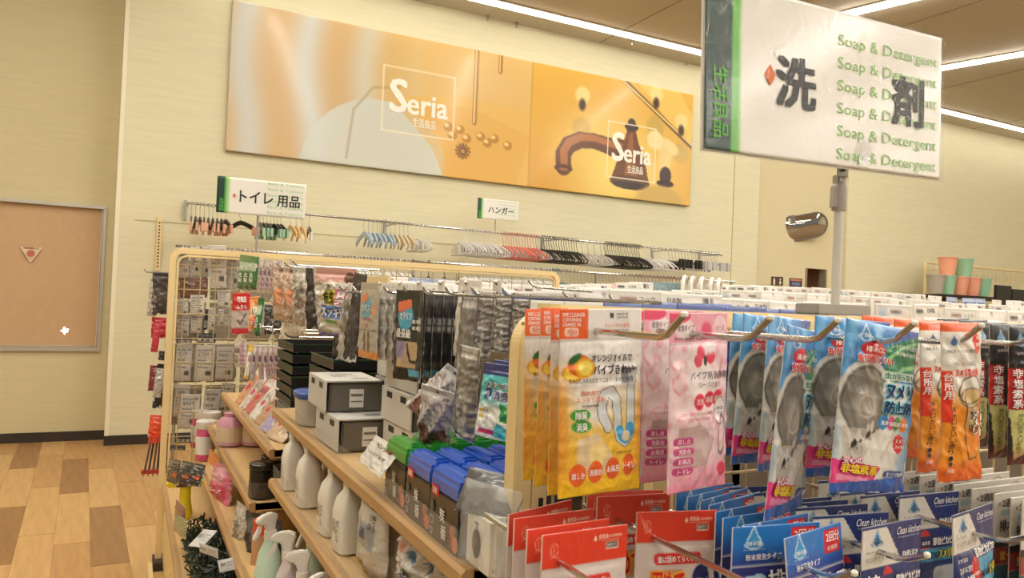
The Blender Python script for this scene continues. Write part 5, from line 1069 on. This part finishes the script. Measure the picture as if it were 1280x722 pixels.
MB().lathe([(.02, 0), (.03, .02), (.028, .09), (.012, .12), (.02, .14)], n=9).build('bag', mat('purple_film', (126, 84, 170), .25, coat=.6), pb)
# far bay
mags = [(318, 470, (222, 160, 120)), (326, 476, (214, 200, 190)), (331, 486, (200, 110, 100)), (338, 494, (222, 214, 204)), (343, 503, (190, 150, 120)), (349, 512, (170, 160, 196)), (352, 522, (206, 176, 140))]
for i, (px, py, c) in enumerate(mags):
    T = simple(.12, .16, c, [('rect', .1, .1, .9, .3, (232, 220, 210)), ('ell', .3, .6, .012, .012, (206, 60, 90)), ('rect', .5, .5, .9, .8, (180, 150, 120))], [('p', 'おしり', .2, .35, .8, .48, (110, 90, 90))], 130+i, puff=.008, noise=.1)
    Y = 2.5+.13*(6-i); z = Z1+.008
    TL = Vector((.52, Y+.13, z+.17-.012*i)); TR = Vector((.56, Y+.02, z+.16-.012*i)); BL = Vector((.415, Y+.10, z+.0))
    fit(T[0], T[1], TL, TR, BL, 'leaning soft pack of wipes, %s from the far end on the upper far shelf' % ORD[i], 'packet', 'leaning soft packs', 1.0)
pinkc = mat('pink_contents', (206, 150, 168), .4, coat=.4)
for i, (px, py) in enumerate([(287, 556), (312, 556), (322, 552)]):
    p = aZ(px, py, Z2); r_ = empty('toilet_refill_bag', (max(p.x, .39)+.02*i, p.y, Z2)); tag(r_, 'pinkish wrapped round refill, %s from the left on the middle far shelf' % ORD[i], 'bag', 'pinkish refills')
    MB().lathe([(.045, 0), (.055, .008), (.055, .09), (.04, .115), (.025, .12), (.03, .135)], n=18).build('bag', pinkc, r_, smooth=True); MB().lathe([(.0555, .02), (.0558, .03), (.0558, .07), (.0555, .08)], n=18).build('label_band', mat('band_beige', (214, 190, 160), .4), r_)
jm = mat('black_jar', (26, 24, 24), .25, coat=.5); js = mat('jar_print', (88, 78, 66), .4, var=.5, vscale=60)
for i, (px, py) in enumerate([(333, 622), (320, 604), (352, 606), (341, 592)]):
    p = aZ(px, py, Z2-.0); r_ = empty('black_jar', (.392+.05*(i % 2)+.06*(i > 1), 2.46+.10*(i % 2)+.02*(i > 1), Z2)); tag(r_, 'black jar with silver flecked sleeve, %s on the middle far shelf end' % ['front left', 'back left', 'front right', 'back right'][i], 'jar', 'black jars')
    MB().lathe([(.036, 0), (.038, .003), (.038, .085), (.034, .088)], n=24).build('jar', jm, r_, smooth=True); MB().lathe([(.0383, .006), (.0385, .008), (.0385, .05), (.0383, .052)], n=24).build('sleeve', js, r_, smooth=True); MB().lathe([(.039, .088), (.040, .09), (.040, .105), (.036, .108)], n=24).build('lid', jm, r_, smooth=True)
wl_ = mat('white_lid', (226, 220, 212), .4); pk = mat('hot_pink', (216, 84, 130), .35, coat=.4)
for i, (px, py, c) in enumerate([(248, 575, pk), (262, 575, white), (255, 585, pk)]):
    X = .35+.05*(i == 1); y = aX(px, py, X).y; r_ = empty('lidded_bottle', (X, y, Z3)); tag(r_, ['pink bottle with wide white lid at the far end', 'white bottle with wide white lid beside the pink one', 'second pink bottle nearer to the camera'][i], 'bottle', 'wide lid bottles')
    MB().lathe([(.04, 0), (.042, .004), (.042, .14), (.038, .15)], n=20).build('bottle', c, r_, smooth=True); MB().lathe([(.043, .15), (.045, .153), (.045, .185), (.04, .19)], n=20).build('lid', wl_, r_, smooth=True); MB().lathe([(.0424, .03), (.0428, .035), (.0428, .11), (.0424, .115)], n=20).build('label_band', cardw, r_)
T_pk = simple(.1, .15, (216, 110, 140), [('rect', .1, .5, .9, 1, (200, 40, 90)), ('ell', .5, .25, .03, .03, (226, 160, 180))], [('p', 'ローズ', .2, .6, .8, .7, W_, bo)], 140, puff=.02, crink=.003, noise=.15)
side(T_pk, (268, 577), (292, 584), (270, 628), .34, .38, 'hot pink pouch standing on the lower far shelf', th=1.3); side(T_or, (262, 560), (275, 572), (262, 618), .36, .39, 'red and orange pouch behind the hot pink one', th=1.2)
T_grn = simple(.06, .1, (60, 130, 70), [('rect', .1, .1, .9, .3, (230, 226, 216))], [], 141, puff=.01); side(T_grn, (248, 560), (261, 566), (250, 600), .345, .37, 'small green pouch beside the wide lid bottles')
T_dk = simple(.13, .16, (40, 38, 44), [('ell', .3, .2, .03, .02, (90, 96, 110))], [], 142, puff=.02, crink=.004, noise=.3)
side(T_dk, (307, 637), (352, 650), (303, 716), .36, .44, 'dark glossy bag behind the orange topped can', th=1.3); side(T_clear, (296, 625), (308, 634), (293, 690), .35, .37, 'narrow clear bag with blue tint left of the dark bag')
oc = empty('aerosol_can', (.375, aX(326, 690, .375).y, Z3)); tag(oc, 'orange topped aerosol can in a clear bag on the lower far shelf', 'can')
MB().lathe([(.026, 0), (.027, .003), (.027, .1), (.023, .108)], n=20).build('can', mat('can_tan', (196, 150, 110), .35, coat=.5), oc, smooth=True); MB().lathe([(.0255, .108), (.026, .112), (.026, .145), (.02, .15)], n=20).build('cap', mat('orange_cap', (228, 84, 30), .35), oc, smooth=True)
# lowest board: yellow gadget, green net basket with paper tags
p = aZ(238, 665, Z4)
ye = empty('yellow_scraper', (.245, 3.5, Z4)); ye.scale = (.75, .75, .8); tag(ye, 'yellow plastic gadget with brown label on the lowest board', 'gadget')
ym = mat('yellow_plastic', (226, 204, 40), .35)
MB().box(-.10, .10, -.03, .05, .17, .195).build('top', ym, ye, bevel=.006); MB().lathe([(.035, 0), (.045, .02), (.03, .1), (.03, .17)], n=16).build('stem', ym, ye, smooth=True); MB().box(-.05, .03, -.033, -.028, .172, .192).build('label_sticker', mat('brown_label', (90, 50, 40), .5), ye); MB().box(-.05, .05, -.02, .04, .195, .197).build('label_sticker', MATS['brown_label'], ye)
T_brn = simple(.08, .1, (110, 40, 44), [('rect', .1, .5, .9, .9, (40, 30, 30))], [], 143); side(T_brn, (220, 624), (232, 634), (220, 650), .19, .205, 'small maroon packet left of the yellow gadget'); T_mint = simple(.08, .1, (120, 140, 100), [], [], 144, noise=.3); side(T_mint, (219, 640), (234, 650), (221, 666), .185, .20, 'small greenish packet under the maroon one')
T_blk2 = simple(.12, .16, (60, 56, 54), [('rect', .6, .5, .9, .7, (226, 110, 50)), ('rect', .1, .1, .4, .5, (120, 116, 108))], [], 145, noise=.4, crink=.004)
for i, px in enumerate((212, 228, 243)): side(T_blk2, (px, 572+3*i), (px+14, 575+3*i), (px, 603+2*i), .172+.012*i, .20+.012*i, 'dark netted packet with orange corner, %s from the left above the lowest board' % ORD[i], 'dark netted packets', th=1.3)
bk = empty('net_basket', (.33, 2.35, Z4)); tag(bk, 'heap of dark green and black plastic netting with paper tags on the lowest board', 'basket')
gm = mat('dark_green_net', (22, 44, 26), .35, coat=.3); bm_ = mat('black_net', (20, 20, 20), .35)
def net(seed, m, x0, x1, y0, y1, z0, z1, n):
    r = random.Random(seed); mb = MB()
    for _ in range(n):
        p = Vector((r.uniform(x0, x1), r.uniform(y0, y1), r.uniform(z0, z1))); d = Vector((r.gauss(0, 1), r.gauss(0, 1), r.gauss(0, 1))).normalized()*r.uniform(.02, .045)
        mb.tube([p-d*.5, p, p+d*.5+Vector((0, 0, .008))], .0028, 4)
    return mb
tag(net(3, gm, -.11, .12, .15, .85, .0, .085, 1300).build('green_netting', gm, bk), kind='stuff'); tag(net(4, bm_, -.10, .2, -.75, .3, .0, .10, 1900).build('black_netting', bm_, bk), kind='stuff')
T_tag = simple(.12, .08, (206, 204, 200), [('rect', .5, .3, .9, .34, (100, 100, 100)), ('rect', .5, .45, .9, .48, (120, 120, 120)), ('rect', .5, .6, .85, .63, (120, 120, 120))], [('p', '商品', .1, .3, .4, .55, (60, 60, 60))], 146, puff=.002, crink=.0004, m=PCARD, name='paper_tag')
for i, (A_, B_, C_) in enumerate([((255, 661), (272, 663), (262, 685)), ((249, 678), (272, 686), (262, 694)), ((272, 700), (292, 696), (272, 716))]):
    fit(T_tag[0], T_tag[1], aZ(*A_, .60), aZ(*B_, .60), aZ(*C_, .57), ['upper', 'middle', 'lower'][i]+' white paper tag lying on the dark netting', 'tag', 'paper tags')
# goods seen through the far wire end, hanging on its far side
fcol = [(206, 200, 190), (190, 184, 174), (178, 170, 160), (150, 140, 130)]
Fp = []
for k_, c in enumerate(fcol): Fp.append(simple(.16, .22, c, [('rect', .1, .1, .9, .16, (110, 106, 100)), ('rect', .1, .4, .6, .44, (120, 116, 110)), ('rect', .1, .5, .8, .53, (140, 136, 130)), ('rect', .1, .6, .7, .63, (140, 136, 130)), ('rect', .55, .72, .85, .84, (90, 86, 82))], [('p', '取扱説明', .15, .2, .7, .3, (90, 86, 82))], 150+k_, noise=.06, puff=.012))
Fp.append(simple(.16, .12, (120, 84, 66), [], [], 156, noise=.3)); Fp.append(simple(.16, .1, (44, 42, 42), [('rect', .1, .55, .9, .9, (190, 186, 180)), ('ell', .3, .7, .01, .01, K_), ('ell', .6, .7, .01, .01, K_)], [], 157, noise=.2))
rects = [(223, 309, 236, 346, 1), (238, 308, 250, 344, 0), (252, 308, 262, 346, 1), (262, 306, 283, 360, 0), (284, 312, 299, 362, 2), (224, 347, 260, 372, 4), (238, 368, 256, 394, 0), (261, 384, 270, 412, 0), (239, 393, 253, 416, 0), (222, 374, 236, 394, 1), (272, 362, 288, 384, 0), (257, 386, 262, 412, 5),
    (273, 386, 280, 408, 1), (222, 394, 237, 420, 2), (221, 430, 241, 476, 0), (245, 431, 269, 476, 0), (271, 433, 293, 474, 1), (220, 480, 238, 520, 1), (226, 492, 251, 536, 0), (256, 486, 276, 534, 1), (278, 478, 292, 508, 2), (221, 542, 240, 553, 5), (213, 556, 232, 562, 5), (246, 416, 270, 428, 5), (221, 421, 240, 428, 5)]
for i, (x0, y0, x1, y1, k_) in enumerate(rects):
    Y = YF+.05+.015*(i % 3); T = Fp[k_]
    fit(T[0], T[1], aY(x0, y0, Y), aY(x1, y0+.5, Y), aY(x0-.5, y1, Y), 'packet hanging behind the far wire end, %s row, %s from the left' % (['top', 'second', 'third', 'fourth', 'lowest'][min(4, int((y0-300)/55))], ORD[[r_ for r_ in sorted((x[0], x[1]) for x in rects if min(4, int((x[1]-300)/55)) == min(4, int((y0-300)/55)))].index((x0, y0))]), 'packet', 'packets behind the far wire end')
T_fill = simple(.15, .2, (158, 148, 132), [('rect', .1, .3, .9, .6, (176, 168, 154))], [], 160, noise=.12, puff=.01)
for r_ in range(4):
    for c_ in range(4):
        x_ = .205+.17*c_; z_ = 1.55-.22*r_; p_ = Vector((x_, YF+.115, z_))
        fit(T_fill[0], T_fill[1], p_, p_+Vector((.155, .03, 0)), p_-Vector((0, 0, .205)), 'greyish packet deeper behind the far wire end, %s row, %s column' % (ORD[r_], ORD[c_]), 'packet', 'deeper packets behind the far wire end')
# things hanging left of the far post
lh = [(191, 340, 213, 393, (90, 62, 58), 'dark brown bag with clear side hanging outside the far post', T_dark), (188, 347, 200, 395, (200, 190, 180), 'clear bag in front of the dark brown one', T_clear), (190, 396, 212, 422, (200, 40, 50), 'red card packet hanging outside the far post', None), (194, 400, 203, 440, (206, 60, 80), 'pink red stick packet under the red card', None),
      (199, 438, 212, 450, (40, 36, 36), 'small black packet under the red card', None), (180, 456, 200, 488, (130, 50, 54), 'maroon packet swinging outward from the far post', None), (188, 460, 199, 496, (190, 186, 180), 'pale packet between the maroon and the black one', None), (197, 454, 213, 510, (30, 28, 30), 'long black packet outside the far post', None), (188, 518, 211, 546, (232, 84, 40), 'bright orange packet outside the far post', None)]
for i, (x0, y0, x1, y1, c, lab, T) in enumerate(lh):
    T = T or simple(.08, .14, c, [('rect', .2, .3, .8, .34, tuple(min(255, v+60) for v in c))], [], 170+i, noise=.12, puff=.012, crink=.003)
    Y = YF+.06+.01*(i % 3); sk = -8 if 'swinging' in lab or 'pale' in lab else 0
    fit(T[0], T[1], aY(x0+(-sk), y0, Y), aY(x1-sk, y0+1, Y), aY(x0, y1, Y), lab, 'packet', None)
br = empty('brush_bundle', aY(199, 546, YF+.07)); tag(br, 'bundle of long brushes with red tips in clear film outside the far post', 'brush')
for i in range(6): MB().tube([(-.035+.014*i, .01*(i % 2), 0), (-.06+.02*i, .01*(i % 2), -.17)], .005, 6).tube([(-.06+.02*i, .01*(i % 2), -.17), (-.066+.022*i, .01*(i % 2), -.2)], [.006, .001], 6).build('brush', mat('brush_dark', (70, 56, 60), .4) if i % 2 else mat('brush_brown', (110, 84, 80), .4), br)
MB().box(-.05, .05, -.004, .018, -.03, .01).build('binding', mat('orange_bind', (220, 80, 50), .4), br); MB().box(-.075, .06, -.004, .018, -.185, -.165).build('tips', mat('red_tips', (180, 60, 50), .4), br)
sh_ = spawn(('side_hook', MB().tube([(.12, 0, 0), (.0, 0, 0), (-.01, 0, .015)], .004, 6).mesh('side_hook', steel), []), 'wire hook outside the far post above the dark bag', 'hook', None, loc=(FX0-.1, YF+.05, 1.475))
# ---------------- rows of white cards and packets further back ----------------
wc = [simple(.17, .16, c, sh, tx, 200+i, nx=30, ny=24, puff=.008, crink=.0012, name='hanging_packet') for i, (c, sh, tx) in enumerate([
    ((232, 228, 218), [('rect', .1, .1, .35, .2, (70, 66, 62))], [('p', '日本製', .5, .08, .8, .18, (90, 90, 90), {'bold': .03})]),
    ((236, 232, 224), [('rect', .6, .06, .72, .22, (90, 84, 80)), ('rect', .76, .06, .8, .22, (90, 84, 80))], []),
    ((226, 222, 212), [('rect', .2, .12, .5, .2, (150, 110, 100))], [('p', 'フック', .55, .1, .85, .2, (80, 76, 72))]),
    ((238, 234, 228), [('ell', .5, .1, .008, .004, (120, 116, 110))], []),
    ((222, 216, 206), [('rect', .1, .08, .3, .3, (180, 190, 200)), ('rect', .4, .1, .7, .18, (120, 110, 104))], [])])]
T_navy = simple(.12, .17, (34, 54, 140), [('rect', .0, .0, 1, .06, (120, 140, 200)), ('rect', .1, .3, .9, .6, (60, 90, 180))], [('p', '不織布', .2, .12, .8, .22, W_, bo)], 210, crink=.002, name='hanging_packet')
T_teal = simple(.14, .16, (130, 156, 160), [], [], 211, noise=.2, name='hanging_packet'); T_sal = simple(.14, .16, (232, 190, 176), [], [], 212, noise=.1, name='hanging_packet'); T_bl2 = simple(.14, .16, (170, 184, 214), [('rect', .1, .2, .9, .3, (90, 110, 170))], [], 213, noise=.2, name='hanging_packet')
def row(y_at, Y, x0, x1, step, wd, ht, lab, grp, pick, yaw=.0, jz=.004):
    x = x0; i = 0; rr = random.Random(int(Y*100)+int(x0))
    while x < x1:
        T = pick(x, i, rr); TL = aY(x, y_at(x), Y); TL.z += rr.uniform(-jz, jz); TL.y += rr.uniform(-.02, .02)
        ya = yaw+rr.uniform(-.15, .15); TR = TL+Vector((math.cos(ya)*wd, math.sin(ya)*wd, rr.uniform(-.003, .003)))
        fit(T[0], T[1], TL, TR, TL-Vector((0, 0, ht)), lab % (ORD[i] if i < 25 else str(i+1)+'th'), 'packet', grp)
        x += step*rr.uniform(.85, 1.15); i += 1
wp = lambda x, i, r: wc[r.randrange(5)]
def ly(pts):
    xs = [p[0] for p in pts]; ys = [p[1] for p in pts]; return lambda x: float(np.interp(x, xs, ys))
row(ly([(430, 343), (560, 350), (640, 356), (800, 352), (1000, 358), (1280, 377)]), 4.6, 430, 1290, 19, .22, .2, 'white packet in the farthest white row, %s from the left', 'farthest white packets', lambda x, i, r: T_sal if 735 < x < 765 else (T_teal if 790 < x < 850 else (T_bl2 if (500 < x < 545 or 1180 < x < 1225) else wc[r.randrange(5)])))
row(ly([(470, 349), (640, 364), (800, 362), (940, 362), (1280, 383)]), 3.2, 470, 1290, 26, .2, .2, 'white packet in the second white row from the wall, %s from the left', 'second row white packets', wp)
row(ly([(600, 365), (700, 358), (760, 362), (950, 374), (1100, 378), (1280, 389)]), 1.95, 600, 1290, 44, .19, .2, 'white card topped packet in the nearest white row, %s from the left', 'nearest white packets', wp)
row(ly([(650, 372), (900, 382), (1280, 397)]), 1.35, 655, 760, 44, .13, .2, 'white packet behind the orange packets, %s from the left', 'white packets behind the orange ones', wp)
row(ly([(750, 376), (850, 379), (1000, 388)]), 1.18, 758, 1000, 21, .12, .2, 'navy blue packet behind the pink ones, %s from the left', 'navy packets behind the pink ones', lambda x, i, r: T_navy, yaw=.12, jz=.002)
row(ly([(1000, 392), (1280, 402)]), 1.25, 1010, 1290, 26, .12, .2, 'white packet right behind the near end frame, %s from the left', 'white packets behind the near frame', wp, jz=.002)
# curved white hanger loops
wlp = MB().tube([(-.09+.0*k, 0, -.12) for k in range(1)]+[(.09*math.cos(PI-PI*k/12), 0, .075*math.sin(PI-PI*k/12)) for k in range(13)]+[(.09, 0, -.12)], .016, 6, cap=True).mesh('loop', mat('loop_white', (236, 232, 224), .3))
for i, px in enumerate([856, 866, 878, 890, 899]):
    p = aY(px, 358+i*.8, 4.5); o = lobj('hook_loop', wlp, None, p); o.rotation_euler = (0, 0, .7); tag(o, 'big curved white plastic loop, %s from the left of the loop group' % ORD[i], 'loop', 'white plastic loops')
# bodies of the other shelf units under those rows
def unit(x0, x1, Y, z, lab):
    r = empty('shelf_unit', ((x0+x1)/2, Y, 0)); tag(r, lab, 'shelf'); h = (x1-x0)/2
    MB().box(-h, h, .03, .05, .1, z).build('back_board', MATS['back_board'], r); MB().box(-h, h, -.28, .34, 0, .12).build('plinth', wood, r)
    for s_ in (-h, h): MB().box(s_-.015, s_+.015, .02, .06, 0, z).build('upright', cream, r)
    for k_ in (.45, .8, 1.1): MB().box(-h, h, -.22, .03, k_, k_+.02).build('shelf_board', wood, r)
unit(1.2, 8.0, 4.6, 1.42, 'farthest shelf unit whose white packets show below the wall rack'); unit(2.6, 7.0, 3.2, 1.40, 'second shelf unit from the wall, only packet tops visible')
unit(2.7, 4.6, 1.95, 1.38, 'nearest other shelf unit behind the sign base, only packet tops visible')
